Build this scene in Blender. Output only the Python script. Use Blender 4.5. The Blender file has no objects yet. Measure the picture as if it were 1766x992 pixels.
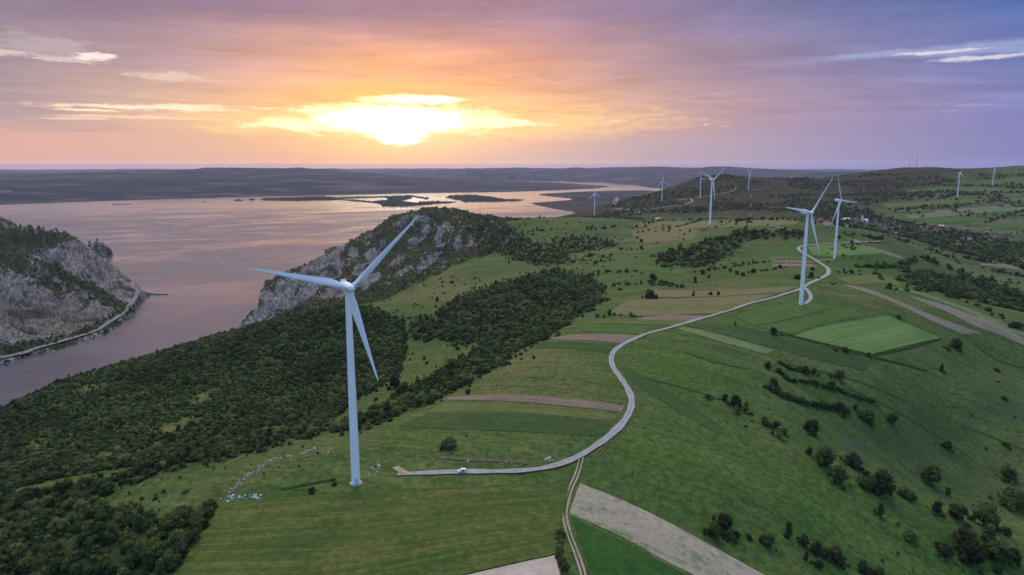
import bpy, bmesh, math, random
import numpy as np
from mathutils import Vector, Matrix

random.seed(7)
RNG = np.random.default_rng(7)
C = bpy.context.scene.collection
R = math.radians

# ------------------------------------------------------------------ camera model
FPX, CU, CV = 1177.0, 883.0, 496.0          # photograph pixels
PITCH = R(10.12)
CZ = 400.0                                   # metres above the river
CP, SP = math.cos(PITCH), math.sin(PITCH)

def ray(u, v):
    u = np.asarray(u, float); v = np.asarray(v, float)
    xc = (u - CU) / FPX; yc = -(v - CV) / FPX
    return xc, CP + yc * SP, -SP + yc * CP

def project(x, y, z):
    x = np.asarray(x, float); y = np.asarray(y, float); z = np.asarray(z, float) - CZ
    d = y * CP - z * SP
    upc = y * SP + z * CP
    d = np.where(d > 1e-3, d, 1e-3)
    return CU + FPX * x / d, CV - FPX * upc / d

def pw(u, v, y=None, z=None):
    X, Y, Z = ray(u, v)
    if y is None:
        y = (z - CZ) * Y / Z
    return (float(X / Y * y), float(y), float(CZ + Z / Y * y))

def hid(u, y, z):
    # a point at forward distance y under the column u of the picture
    v = CV
    for _ in range(12):
        X, Y, Z = ray(u, v)
        _, vv = project(X / Y * y, y, z)
        v = float(vv)
    X, Y, Z = ray(u, v)
    return (float(X / Y * y), float(y), float(z))

# ------------------------------------------------------------------ noise
_perm = np.random.default_rng(3).permutation(512)
_perm = np.concatenate([_perm, _perm, _perm])
_ga = np.random.default_rng(4).uniform(0, 2 * math.pi, 512)
_gx, _gy = np.cos(_ga), np.sin(_ga)

def gnoise(x, y):
    xi = np.floor(x).astype(np.int64); yi = np.floor(y).astype(np.int64)
    fx = x - xi; fy = y - yi
    def g(ix, iy, dx, dy):
        h = _perm[(_perm[ix & 511] + iy) & 511]
        return _gx[h] * dx + _gy[h] * dy
    sx = fx * fx * fx * (fx * (fx * 6 - 15) + 10); sy = fy * fy * fy * (fy * (fy * 6 - 15) + 10)
    a = g(xi, yi, fx, fy); b = g(xi + 1, yi, fx - 1, fy)
    c = g(xi, yi + 1, fx, fy - 1); d = g(xi + 1, yi + 1, fx - 1, fy - 1)
    return (a + (b - a) * sx + ((c + (d - c) * sx) - (a + (b - a) * sx)) * sy) * 1.5

def fbm(x, y, oct=4, lac=2.03, gain=0.5):
    s = 0; a = 1.0; f = 1.0
    for i in range(oct):
        s = s + a * gnoise(x * f + 17.3 * i, y * f - 9.1 * i); a *= gain; f *= lac
    return s

def ridged(x, y, oct=4):
    s = 0; a = 1.0; f = 1.0
    for i in range(oct):
        n = 1 - np.abs(gnoise(x * f + 31.7 * i, y * f + 5.3 * i)) * 1.6
        s = s + a * n; a *= 0.5; f *= 2.1
    return s / 1.9

def sstep(a, b, x):
    t = np.clip((x - a) / (b - a), 0, 1)
    return t * t * (3 - 2 * t)

def inpoly(u, v, poly):
    res = np.zeros(u.shape, bool)
    n = len(poly)
    us = [p[0] for p in poly]; vs = [p[1] for p in poly]
    bb = (u >= min(us)) & (u <= max(us)) & (v >= min(vs)) & (v <= max(vs))
    idx = np.nonzero(bb.ravel())[0]
    if len(idx) == 0:
        return res
    uu = u.ravel()[idx]; vv = v.ravel()[idx]
    r = np.zeros(len(idx), bool)
    j = n - 1
    for i in range(n):
        xi, yi = poly[i]; xj, yj = poly[j]
        if yi != yj:
            cond = ((yi > vv) != (yj > vv)) & (uu < (xj - xi) * (vv - yi) / (yj - yi) + xi)
            r ^= cond
        j = i
    out = res.ravel(); out[idx] = r
    return out.reshape(u.shape)

# ------------------------------------------------------------------ turbines (base pixel, hub pixel, rotor angle)
HUB_H = 95.0
TURB = [
    (614, 833, 495, 43.6), (1381, 527, 368, 51), (1439, 446, 346, 115), (1224, 389, 310.5, 38),
    (1025, 373, 334, 92), (1141, 348, 313, 97), (1207.5, 341, 307.5, 2), (1290.5, 328, 296, 40),
    (1651, 339, 298, 92), (1712, 317, 283, 150)]
TB = []
for (u, v, vh, th) in TURB:
    X, Y, Z = ray(u, v); _, Yh, Zh = ray(u, vh)
    y = HUB_H / (Zh / Yh - Z / Y)
    TB.append((float(X / Y * y), float(y), float(CZ + Z / Y * y)))

# ------------------------------------------------------------------ terrain control points
P = []
def a(u, v, y=None, z=None): P.append(pw(u, v, y, z))
def h(u, y, z): P.append(hid(u, y, z))
for t in TB: P.append(t)
# plateau in front
for (u, v, z) in [(300, 990, 238), (0, 992, 222), (640, 990, 247), (883, 992, 248), (883, 835, 251), (1000, 790, 253),
                  (1075, 735, 254), (1090, 690, 256), (1055, 615, 257), (1160, 568, 259), (1250, 537, 260), (1340, 510, 261),
                  (300, 812, 240), (0, 872, 217), (150, 850, 229), (450, 778, 245), (600, 745, 247), (760, 690, 248), (850, 640, 249),
                  (950, 580, 251), (1000, 545, 252), (1050, 522, 255), (430, 860, 246), (1428, 466, 258), (1385, 432, 256)]:
    a(u, v, z=z)
# gully and wooded hill to the left
for (u, v, y) in [(620, 716, 500), (600, 690, 575), (600, 640, 680), (600, 600, 760), (600, 560, 835), (600, 531, 890),
                  (300, 700, 590), (300, 640, 730), (300, 601, 860), (300, 770, 450), (100, 661, 760), (0, 706, 690), (0, 800, 480),
                  (100, 750, 560), (200, 720, 560), (450, 561, 900), (400, 575, 880), (450, 700, 570), (450, 640, 710), (200, 630, 800),
                  (700, 640, 650), (780, 600, 700), (850, 560, 790), (930, 530, 860), (780, 560, 800), (690, 590, 780)]:
    a(u, v, y)
h(300, 1100, 70); h(300, 1270, -8); h(0, 830, 60); h(0, 960, -8); h(450, 1180, 85); h(450, 1450, -8); h(600, 1200, 128)
h(150, 960, 70); h(150, 1120, -8); h(-300, 650, 90); h(-300, 800, -8); h(-300, 420, 160); h(520, 1250, 95); h(530, 1450, 45)
# rocky hill
for (u, v, y) in [(413, 566, 1660), (450, 530, 1750), (500, 520, 1650), (470, 500, 2000), (520, 470, 2100), (560, 445, 2300), (560, 500, 1800),
                  (695, 369, 2330), (645, 402, 2300), (600, 428, 2280), (740, 371, 2280), (800, 376, 2150), (840, 384, 2000), (862, 397, 1800),
                  (900, 425, 1550), (960, 445, 1350), (740, 420, 2120), (700, 450, 1900), (620, 470, 2000), (660, 500, 1600),
                  (800, 430, 1850), (780, 460, 1600), (750, 490, 1250), (700, 510, 1150), (660, 522, 1050), (850, 450, 1400), (850, 480, 1150),
                  (800, 520, 950), (900, 520, 900), (860, 410, 1780), (620, 510, 1500), (560, 525, 1450)]:
    a(u, v, y)
h(600, 2700, 70); h(700, 2800, 120); h(560, 2800, -8); h(640, 3000, 20); h(480, 2450, -8); h(750, 3100, 60); h(420, 1900, -10)
h(390, 1700, -10)
# open ridge in the middle
for (u, v, y) in [(1000, 500, 950), (1100, 480, 1000), (1100, 440, 1250), (1100, 402, 1550), (1000, 440, 1300), (900, 404, 1650), (960, 394, 1640),
                  (1000, 388, 1620), (1100, 382, 1700), (1300, 379, 1750), (1400, 380, 1700), (1250, 440, 1150), (1180, 430, 1200), (1350, 450, 1080),
                  (1500, 430, 1150), (1470, 396, 1500), (1560, 420, 1300), (1620, 508, 820), (1766, 578, 700), (1550, 490, 850),
                  (1700, 512, 1150), (1766, 545, 1000), (1600, 482, 1080), (1700, 472, 1350), (1766, 492, 1250), (1600, 450, 1250), (1766, 452, 1600),
                  (1650, 430, 1600), (1490, 386, 2300), (1600, 405, 2100), (1700, 425, 1900), (1766, 430, 1900), (1550, 370, 2600), (1700, 380, 2500),
                  (1766, 360, 2700), (1600, 350, 2750), (1560, 287, 4400), (1510, 295, 4400), (1460, 307, 4300), (1450, 330, 3600), (1430, 360, 2900),
                  (1640, 291.5, 4400), (1690, 294, 4100), (1766, 287, 4200), (1250, 304, 4200), (1300, 308, 4100), (1200, 310, 4000), (1150, 325, 3800),
                  (1100, 340, 3500), (1050, 355, 3300), (1000, 373.5, 3100), (900, 386, 2900), (960, 385, 2800), (850, 377, 3000), (1150, 370, 2500),
                  (1300, 360, 2700), (1400, 350, 3000), (1400, 330, 3600), (1400, 310, 4200), (1350, 309, 4200)]:
    a(u, v, y)
h(1000, 2150, 200); h(1150, 2100, 215); h(1300, 2150, 215); h(1430, 2000, 215); h(900, 2200, 170)
h(900, 3600, 80); h(900, 4100, -8); h(1000, 3900, 60); h(1000, 4500, -8); h(1100, 4400, 60); h(1200, 5200, 120); h(1400, 5600, 150)
h(1560, 5800, 200); h(1766, 6000, 260); h(1200, 7000, 15); h(1500, 8000, 80); h(1766, 9000, 120); h(2000, 3500, 330); h(2200, 1500, 150)
# slope on the right: spur, side valley and the far side of it
for (u, v, z) in [(1300, 760, 241), (1200, 850, 242), (1250, 990, 231), (1450, 830, 225), (1600, 895, 208), (1766, 940, 192), (1500, 975, 210), (1700, 990, 193),
                  (1300, 640, 249), (1400, 640, 238), (1490, 580, 243), (1640, 655, 212), (1500, 650, 228), (1400, 590, 251), (1766, 650, 196), (1450, 540, 254), (1640, 560, 236)]:
    a(u, v, z=z)
for (u, v, y) in [(1400, 742, 418), (1500, 798, 440), (1600, 845, 452), (1700, 880, 450), (1766, 895, 445), (1500, 725, 495), (1600, 735, 528), (1700, 760, 530), (1766, 760, 525)]:
    a(u, v, y)
h(2100, 500, 160); h(2100, 300, 150); h(2100, 800, 190)
# left bank cliffs
for (u, v, z) in [(0, 618, 9), (60, 602, 9), (150, 577, 9), (205, 548, 9), (235, 520, 8), (243, 503, 7)]:
    a(u, v, z=z)
for (u, v, y) in [(0, 595, 1420), (0, 560, 1500), (0, 500, 1700), (100, 500, 1800), (100, 560, 1640), (150, 540, 1720), (200, 520, 1880), (200, 480, 2050), (150, 440, 2150),
                  (120, 407, 2230), (60, 404, 2230), (0, 392, 2170), (50, 440, 2000), (0, 440, 1900), (170, 455, 2170), (0, 377, 2750), (30, 386, 2770), (58, 399, 2800), (150, 425, 2240)]:
    a(u, v, y)
h(100, 2600, 20); h(150, 2480, -8); h(0, 2480, 150); h(0, 3300, -8); h(80, 3050, -8); h(-300, 1700, 160); h(-300, 2300, 230); h(-300, 1400, 40); h(-300, 3600, 60)
h(240, 2350, -9); h(300, 2150, -10); h(-600, 2000, 240)
# river bed
for (u, y) in [(100, 1150), (0, 1150), (200, 1350), (300, 1700), (330, 2300), (300, 3500), (100, 4200), (500, 3600), (700, 5000), (0, 6000), (300, 6500), (880, 5500), (700, 7500), (960, 7500), (-300, 1000), (-300, 5500)]:
    h(u, y, -12)
# far land
for (u, v, y) in [(0, 319, 9500), (150, 306, 11500), (250, 303, 11500), (330, 303, 11800), (520, 302, 12500), (375, 288.6, 15000), (480, 289.6, 15000), (430, 289.6, 15000), (270, 296, 15000), (200, 297.5, 16000), (560, 296, 14500), (640, 300, 14500),
                  (740, 299, 23000), (800, 292.5, 24000), (850, 289.5, 24000), (930, 291, 24000), (1020, 289.5, 23000), (1100, 293, 20000), (1200, 291, 19000), (1250, 289.5, 19000),
                  (1300, 294, 18000), (1400, 300, 17000), (1370, 299, 17500), (1430, 297.5, 16500), (420, 301, 13300)]:
    a(u, v, y)
for (u, y, z) in [(0, 7600, 20), (300, 9200, 15), (600, 10500, 12), (883, 12000, 10), (883, 16000, 14), (700, 20000, 10), (0, 24000, 120), (300, 24000, 120), (600, 26000, 90), (0, 44500, 215),
                  (400, 44500, 215), (883, 44500, 200), (1300, 44500, 200), (1766, 44500, 200), (-300, 44500, 215), (2000, 44500, 200), (640, 44500, 210), (200, 44500, 215), (1140, 26000, 240), (1250, 25000, 230), (1300, 27000, 200), (1400, 24000, 150), (1560, 26000, 150), (1766, 28000, 120), (1500, 19000, 180), (1100, 15500, 30), (1300, 13000, 40), (1500, 14000, 120), (1766, 15000, 200), (1000, 17500, 12)]:
    h(u, y, z)
# behind and beside the camera
for (az, r, z) in [(180, 300, 230), (120, 300, 190), (-120, 300, 190), (180, 2000, 200), (120, 2000, 160), (-120, 2000, 160), (180, 20000, 150), (110, 20000, 150), (-110, 20000, 150), (75, 300, 170), (-75, 300, 190),
                   (80, 2000, 160), (-80, 2000, 160), (75, 20000, 150), (-75, 20000, 120), (0, 25, 250), (90, 25, 248), (-90, 25, 248), (180, 25, 246), (0, 120, 249), (40, 130, 240), (-40, 130, 243)]:
    P.append((math.sin(R(az)) * r, math.cos(R(az)) * r, z))
P = np.array(P)

def logpol(x, y):
    return np.arctan2(x, y), np.log(np.hypot(x, y))

ca, cl = logpol(P[:, 0], P[:, 1])
def tk(d2):
    return 0.5 * d2 * np.log(np.maximum(d2, 1e-12))
n = len(P)
D2 = (ca[:, None] - ca[None]) ** 2 + (cl[:, None] - cl[None]) ** 2
K = np.zeros((n + 3, n + 3))
K[:n, :n] = tk(D2) + np.eye(n) * 2e-4
K[:n, n] = K[n, :n] = 1; K[:n, n + 1] = K[n + 1, :n] = ca; K[:n, n + 2] = K[n + 2, :n] = cl
W = np.linalg.solve(K, np.concatenate([P[:, 2], np.zeros(3)]))

# polar grid
azd = np.concatenate([np.arange(-180, -56, 4.0), np.arange(-54, 54.001, 0.108), np.arange(56, 180, 4.0)])
AZ = np.radians(azd)
ln = [math.log(20.0)]
while ln[-1] < math.log(46000.0):
    r_ = math.exp(ln[-1])
    ln.append(ln[-1] + (0.02 if r_ < 180 else 0.0056 if r_ < 4500 else 0.0075))
LR = np.array(ln); RR = np.exp(LR)
NA, NR = len(AZ), len(LR)
A2, L2 = np.meshgrid(AZ, LR, indexing='ij')
# the smooth surface is solved on every fourth grid line and filled in with cubics
def cub(src_n, xs, xq):
    i = np.clip(np.searchsorted(xs, xq) - 1, 0, src_n - 2)
    t = (xq - xs[i]) / (xs[i + 1] - xs[i])
    return i, np.clip(t, 0, 1)
def upcub(M, xs, xq):
    i, t = cub(len(xs), xs, xq)
    i0, i3 = np.maximum(i - 1, 0), np.minimum(i + 2, len(xs) - 1)
    h_ = (xs[i + 1] - xs[i])[:, None]
    m1 = (M[i + 1] - M[i0]) / (xs[i + 1] - xs[i0])[:, None] * h_
    m2 = (M[i3] - M[i]) / (xs[i3] - xs[i])[:, None] * h_
    t = t[:, None]; t2, t3 = t * t, t * t * t
    return (2*t3 - 3*t2 + 1) * M[i] + (t3 - 2*t2 + t) * m1 + (-2*t3 + 3*t2) * M[i + 1] + (t3 - t2) * m2
azs = np.unique(np.concatenate([AZ[np.abs(azd) > 54.5], AZ[np.abs(azd) <= 54.5][::4], AZ[np.abs(azd) <= 54.5][-1:]]))
lrs = np.unique(np.concatenate([LR[::4], LR[-1:]]))
Zc = np.zeros((len(azs), len(lrs)))
for i in range(0, len(azs), 16):
    d2 = (azs[i:i+16, None, None] - ca) ** 2 + (lrs[None, :, None] - cl) ** 2
    Zc[i:i+16] = tk(d2) @ W[:n] + W[n] + W[n+1] * azs[i:i+16, None] + W[n+2] * lrs[None]
Zt = upcub(upcub(Zc, azs, AZ).T, lrs, LR).T
X2 = np.sin(A2) * RR[None]; Y2 = np.cos(A2) * RR[None]
front = np.abs(A2) < R(60)
U0, V0 = project(X2, Y2, np.zeros_like(X2))        # where sea level lies
U1, V1 = project(X2, Y2, Zt)

WATER = [(-700, 380), (-300, 364), (0, 353.5), (150, 348), (250, 344.5), (400, 340.5), (500, 338), (700, 334), (883, 331), (960, 328.5), (1030, 325), (1052, 322), (1040, 320.5),
         (1000, 318), (950, 315), (880, 312.3), (820, 310.5), (830, 308.8), (880, 309.3), (960, 312.5), (1040, 314.5), (1090, 319), (1122, 323.5), (1180, 329), (1180, 333), (1110, 328.5),
         (1060, 329), (1000, 331), (935, 334.5), (928, 335.5), (945, 338.5), (985, 342.5), (985, 345), (960, 347), (935, 349), (914, 350.5), (925, 353.5), (960, 361), (985, 364.5),
         (993, 368), (1000, 385), (1000, 392), (900, 405), (800, 403), (700, 412), (600, 424), (575, 426), (557, 432), (562, 440), (490, 485), (462, 494), (455, 507), (440, 540),
         (412, 566), (430, 582), (450, 605), (300, 652), (0, 761), (-400, 900), (-400, 760), (0, 629), (60, 614), (150, 590), (205, 563), (230, 541), (246, 515), (262, 508.5), (290, 508), (289, 506), (262, 506),
         (247, 503), (230, 497), (200, 480), (180, 470), (150, 458), (100, 440), (60, 425), (0, 415), (-400, 440)]
LAGOON = [[(667, 304.5), (690, 303), (718, 303.3), (715, 305), (680, 305.3)], [(735, 305), (755, 304.7), (752, 306)], [(805, 307.2), (850, 308.6), (850, 310.5), (812, 308.8)]]
ISLES = [[(402, 346), (415, 344.5), (421, 346), (410, 347)], [(427, 344.5), (438, 343.3), (441, 345), (430, 346)],
         [(447, 345), (460, 342), (500, 341.5), (545, 339.5), (560, 340), (590, 341.5), (585, 344.5), (560, 346), (500, 346.5), (460, 345.8)],
         [(585, 341), (680, 338.5), (680, 339.8), (585, 343)], [(585, 343.5), (640, 347.7), (655, 350.8), (640, 349.8), (585, 345)],
         [(640, 348), (660, 346), (672, 345), (663, 341), (680, 338), (712, 337.5), (712, 340), (708, 343), (692, 347), (700, 349), (740, 351), (735, 353.5), (700, 356.5), (658, 356.5), (657, 353)],
         [(712, 338), (740, 342), (735, 344), (712, 339.5)], [(720, 349), (745, 347.5), (790, 348.5), (775, 350.5), (740, 353), (720, 352)],
         [(768, 341), (775, 337.5), (815, 336.5), (845, 339.5), (870, 344), (905, 344.8), (890, 347), (860, 348), (800, 348.5), (795, 346)]]
wob = fbm(X2 / 90, Y2 / 90, 3) * np.clip(RR[None] / 2500, 0.2, 2.0)
wobv = np.clip(400 / RR[None] ** 2 * FPX * 25, 0, 3) * fbm(X2 / 60 + 40, Y2 / 60, 3)
Uw, Vw = U0 + wob * 1.5, V0 + wobv
wet = inpoly(Uw, Vw, WATER) & front
for q in LAGOON: wet |= inpoly(U0, V0, q) & front
isl = np.zeros_like(wet)
for q in ISLES: isl |= inpoly(U0 + wob, V0, q) & front
wet &= ~isl

# region masks in the picture, softened by noise
def blob(items, u=U1, v=V1):
    m = np.zeros_like(u)
    for (cu, cv, ru, rv, rot) in items:
        c, s = math.cos(R(rot)), math.sin(R(rot))
        du, dv = u - cu, v - cv
        e = ((du * c + dv * s) / ru) ** 2 + ((-du * s + dv * c) / rv) ** 2
        m = np.maximum(m, np.exp(-e * 1.2))
    return m
rockhill = inpoly(U1, V1, [(400, 572), (440, 520), (450, 478), (555, 412), (640, 370), (690, 335), (780, 345), (860, 368), (905, 420), (850, 432), (760, 470), (690, 505), (610, 528), (520, 545), (440, 572)]) & (RR[None] > 1250) & (RR[None] < 2900) & front
rockleft = inpoly(U1, V1, [(-400, 330), (0, 365), (60, 390), (140, 395), (200, 440), (260, 505), (240, 540), (150, 590), (0, 640), (-400, 780)]) & (RR[None] > 1300) & front
def soften(m, k=3):
    m = m.astype(float)
    for _ in range(k):
        m = (m + np.roll(m, 1, 0) + np.roll(m, -1, 0) + np.roll(m, 1, 1) + np.roll(m, -1, 1)) / 5
    return m
rh = soften(rockhill, 8); rl = soften(rockleft, 8)

dist = RR[None] + 0 * X2
# relief
Zf = Zt.copy()
Zf += fbm(X2 / 60, Y2 / 60, 3) * 0.5 * sstep(100, 400, dist) + fbm(X2 / 170, Y2 / 170, 3) * 1.6 * sstep(450, 900, dist)
far = sstep(2600, 4200, dist)
Zf += far * (fbm(X2 / 700, Y2 / 700, 5) * 14) + sstep(9000, 13000, dist) * sstep(40, 160, Zt) * fbm(X2 / 1800, Y2 / 1800, 5) * 34
# gullied rock: strata running down the slope
rx = X2 * 0.82 + Y2 * 0.57; ry = -X2 * 0.57 + Y2 * 0.82
crag = ridged(rx / 55 + fbm(X2 / 120, Y2 / 120, 2), ry / 130, 5)
crag2 = ridged(X2 / 90 + 50, Y2 / 60, 5)
zz_ = (rockhill | rockleft)
crag = (crag - np.median(crag[zz_])) / np.std(crag[zz_]); crag2 = (crag2 - np.median(crag2[zz_])) / np.std(crag2[zz_])
lowfade = sstep(0, 40, Zt)
Zf += rh * lowfade * (crag * 7.0 + crag2 * 3.4)
Zf += rl * lowfade * (crag * 9.5 + crag2 * 4.5) * (0.35 + 0.65 * sstep(30, 120, Zt))
# shoreline
Zf = np.where(wet, np.minimum(Zf, -5.0), np.maximum(Zf, np.where(dist > 5000, 4.0, 2.5)))
Zf = np.where(isl, 3.0 + 1.5 * fbm(X2 / 200, Y2 / 200, 2), Zf)
Zf = np.where(~front & (Zf < 5), 5, Zf)

# ------------------------------------------------------------------ height queries
def gidx(arr, q):
    i = np.clip(np.searchsorted(arr, q) - 1, 0, len(arr) - 2)
    return i, np.clip((q - arr[i]) / (arr[i + 1] - arr[i]), 0, 1)

def height(x, y, F=None):
    F = Zf if F is None else F
    x = np.asarray(x, float); y = np.asarray(y, float)
    ia, fa = gidx(AZ, np.arctan2(x, y)); il, fl = gidx(RR, np.hypot(x, y))
    return (F[ia, il] * (1 - fa) * (1 - fl) + F[ia + 1, il] * fa * (1 - fl) + F[ia, il + 1] * (1 - fa) * fl + F[ia + 1, il + 1] * fa * fl)

def hit(u, v, sea=False):
    """world point where the sight line through picture pixel (u, v) meets the ground"""
    u = np.atleast_1d(np.asarray(u, float)); v = np.atleast_1d(np.asarray(v, float))
    X, Y, Z = ray(u, v)
    az = np.arctan2(X, Y); s = Z / np.hypot(X, Y)
    out = np.zeros((len(u), 3))
    for k in range(len(u)):
        ia, fa = gidx(AZ, az[k])
        prof = Zf[ia] * (1 - fa) + Zf[ia + 1] * fa
        if sea: prof = np.maximum(prof, 0)
        g = CZ + s[k] * RR - prof
        j = np.nonzero(g <= 0)[0]
        j = j[j > 3]
        if len(j) == 0:
            r = RR[-1]
        else:
            j = j[0]; t = g[j - 1] / (g[j - 1] - g[j]); r = RR[j - 1] + (RR[j] - RR[j - 1]) * t
        x, y = math.sin(az[k]) * r, math.cos(az[k]) * r
        out[k] = (x, y, float(height(x, y)))
    return out

# ------------------------------------------------------------------ object helpers
def tag(o, label=None, cat=None, group=None, kind=None):
    if label: o['label'] = label
    if cat: o['category'] = cat
    if group: o['group'] = group
    if kind: o['kind'] = kind
    return o

def mesh_np(name, V, faces, mat=None, smooth=False, uv=None, attrs=None, mats=None, fmat=None):
    me = bpy.data.meshes.new(name)
    V = np.asarray(V, np.float32)
    if isinstance(faces, np.ndarray):
        nf, k = faces.shape
        me.vertices.add(len(V)); me.vertices.foreach_set('co', V.ravel())
        me.loops.add(nf * k); me.loops.foreach_set('vertex_index', faces.astype(np.int32).ravel())
        me.polygons.add(nf)
        me.polygons.foreach_set('loop_start', np.arange(0, nf * k, k, dtype=np.int32))
        me.update(calc_edges=True)
    else:
        me.from_pydata(V.tolist(), [], [list(f) for f in faces]); me.update()
    if mats:
        for m in mats: me.materials.append(m)
    elif mat: me.materials.append(mat)
    if fmat is not None: me.polygons.foreach_set('material_index', np.asarray(fmat, np.int32))
    if smooth: me.polygons.foreach_set('use_smooth', np.ones(len(me.polygons), bool))
    if uv is not None:
        l = me.uv_layers.new(name='UVMap')
        vi = np.zeros(len(me.loops), np.int32); me.loops.foreach_get('vertex_index', vi)
        l.data.foreach_set('uv', np.asarray(uv, np.float32)[vi].ravel())
    for k, val in (attrs or {}).items():
        at = me.attributes.new(k, 'FLOAT', 'POINT'); at.data.foreach_set('value', np.asarray(val, np.float32).ravel())
    return me

def obj(name, me, parent=None, loc=None, rot=None):
    o = bpy.data.objects.new(name, me); C.objects.link(o)
    if parent is not None: o.parent = parent
    if loc is not None: o.location = loc
    if rot is not None: o.rotation_euler = rot
    return o

def empty(name, loc=(0, 0, 0), rz=0):
    o = bpy.data.objects.new(name, None); C.objects.link(o)
    o.location = loc; o.rotation_euler = (0, 0, rz); o.empty_display_size = 0.5
    return o

class MB:
    """collects simple shapes into one mesh"""
    def __init__(s): s.v = []; s.f = []; s.m = []
    def add(s, vs, fs, m=0):
        b = len(s.v); s.v += [tuple(p) for p in vs]; s.f += [tuple(i + b for i in f) for f in fs]; s.m += [m] * len(fs); return s
    def box(s, c, d, rz=0, m=0, top=1.0):
        x, y, z = d[0] / 2, d[1] / 2, d[2] / 2
        vs = []
        for zz, k in ((-z, 1.0), (z, top)):
            for xx, yy in ((-x, -y), (x, -y), (x, y), (-x, y)):
                px, py = xx * k, yy * k
                vs.append((c[0] + px * math.cos(rz) - py * math.sin(rz), c[1] + px * math.sin(rz) + py * math.cos(rz), c[2] + zz))
        return s.add(vs, [(3, 2, 1, 0), (4, 5, 6, 7), (0, 1, 5, 4), (1, 2, 6, 5), (2, 3, 7, 6), (3, 0, 4, 7)], m)
    def tube(s, a, b, r0, r1=None, n=10, m=0, cap=True):
        r1 = r0 if r1 is None else r1
        a = Vector(a); b = Vector(b); d = (b - a).normalized()
        t = Vector((1, 0, 0)) if abs(d.x) < 0.8 else Vector((0, 1, 0))
        e = d.cross(t).normalized(); g = d.cross(e)
        vs = []
        for p, r in ((a, r0), (b, r1)):
            for i in range(n):
                an = 2 * math.pi * i / n
                vs.append(p + (e * math.cos(an) + g * math.sin(an)) * r)
        fs = [(i, (i + 1) % n, n + (i + 1) % n, n + i) for i in range(n)]
        if cap: fs += [tuple(range(n - 1, -1, -1)), tuple(range(n, 2 * n))]
        return s.add(vs, fs, m)
    def lathe(s, prof, n=24, c=(0, 0, 0), m=0):
        vs = []
        for (r, z) in prof:
            for i in range(n):
                an = 2 * math.pi * i / n
                vs.append((c[0] + r * math.cos(an), c[1] + r * math.sin(an), c[2] + z))
        fs = []
        for j in range(len(prof) - 1):
            for i in range(n):
                fs.append((j * n + i, j * n + (i + 1) % n, (j + 1) * n + (i + 1) % n, (j + 1) * n + i))
        fs += [tuple(range(n - 1, -1, -1)), tuple((len(prof) - 1) * n + i for i in range(n))]
        return s.add(vs, fs, m)
    def mesh(s, name, mats, smooth=False, auto=None):
        me = bpy.data.meshes.new(name); me.from_pydata(s.v, [], s.f); me.update()
        for q in (mats if isinstance(mats, (list, tuple)) else [mats]): me.materials.append(q)
        me.polygons.foreach_set('material_index', np.array(s.m, np.int32))
        if smooth:
            me.polygons.foreach_set('use_smooth', np.ones(len(me.polygons), bool))
            me.set_sharp_from_angle(angle=R(auto or 40))
        bm = bmesh.new(); bm.from_mesh(me); bmesh.ops.recalc_face_normals(bm, faces=bm.faces); bm.to_mesh(me); bm.free()
        return me

# ------------------------------------------------------------------ node helpers
class S:
    """a socket with arithmetic"""
    def __init__(s, t, k): s.t = t; s.k = k
    def _m(s, op, b=None, c=None):
        n = s.t.nodes.new('ShaderNodeMath'); n.operation = op
        for i, q in enumerate((s, b, c)):
            if q is None: continue
            if isinstance(q, S): s.t.links.new(q.k, n.inputs[i])
            else: n.inputs[i].default_value = float(q)
        return S(s.t, n.outputs[0])
    def __add__(s, o): return s._m('ADD', o)
    __radd__ = __add__
    def __mul__(s, o): return s._m('MULTIPLY', o)
    __rmul__ = __mul__
    def __sub__(s, o): return s._m('SUBTRACT', o)
    def __rsub__(s, o): return (s * -1) + o
    def __truediv__(s, o): return s._m('DIVIDE', o)
    def __rtruediv__(s, o): return s._m('POWER', -1.0) * o
    def pow(s, o): return s._m('POWER', o)
    def abs(s): return s._m('ABSOLUTE')
    def max(s, o): return s._m('MAXIMUM', o)
    def min(s, o): return s._m('MINIMUM', o)
    def exp(s): return s._m('EXPONENT')
    def step(s, a, b, lo=0.0, hi=1.0):
        n = s.t.nodes.new('ShaderNodeMapRange'); n.interpolation_type = 'SMOOTHSTEP'
        s.t.links.new(s.k, n.inputs[0])
        for i, q in enumerate((a, b, lo, hi)): n.inputs[i + 1].default_value = q
        return S(s.t, n.outputs[0])
    def lin(s, a, b, lo=0.0, hi=1.0):
        n = s.t.nodes.new('ShaderNodeMapRange')
        s.t.links.new(s.k, n.inputs[0])
        for i, q in enumerate((a, b, lo, hi)): n.inputs[i + 1].default_value = q
        return S(s.t, n.outputs[0])

def srgb(r, g, b):
    f = lambda c: (c / 255 / 12.92) if c / 255 <= 0.04045 else ((c / 255 + 0.055) / 1.055) ** 2.4
    return (f(r), f(g), f(b), 1)

def mixc(t, fac, c1, c2, mode='MIX'):
    n = t.nodes.new('ShaderNodeMix'); n.data_type = 'RGBA'; n.blend_type = mode; n.clamp_factor = True
    for i, q in ((0, fac), (6, c1), (7, c2)):
        if isinstance(q, S): t.links.new(q.k, n.inputs[i])
        elif i == 0: n.inputs[0].default_value = q
        else: n.inputs[i].default_value = q if len(q) == 4 else (*q, 1)
    return S(t, n.outputs[2])

def scalec(t, c, f):
    n = t.nodes.new('ShaderNodeVectorMath'); n.operation = 'SCALE'
    if isinstance(c, S): t.links.new(c.k, n.inputs[0])
    else: n.inputs[0].default_value = c[:3]
    if isinstance(f, S): t.links.new(f.k, n.inputs['Scale'])
    else: n.inputs['Scale'].default_value = f
    return S(t, n.outputs[0])

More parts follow.
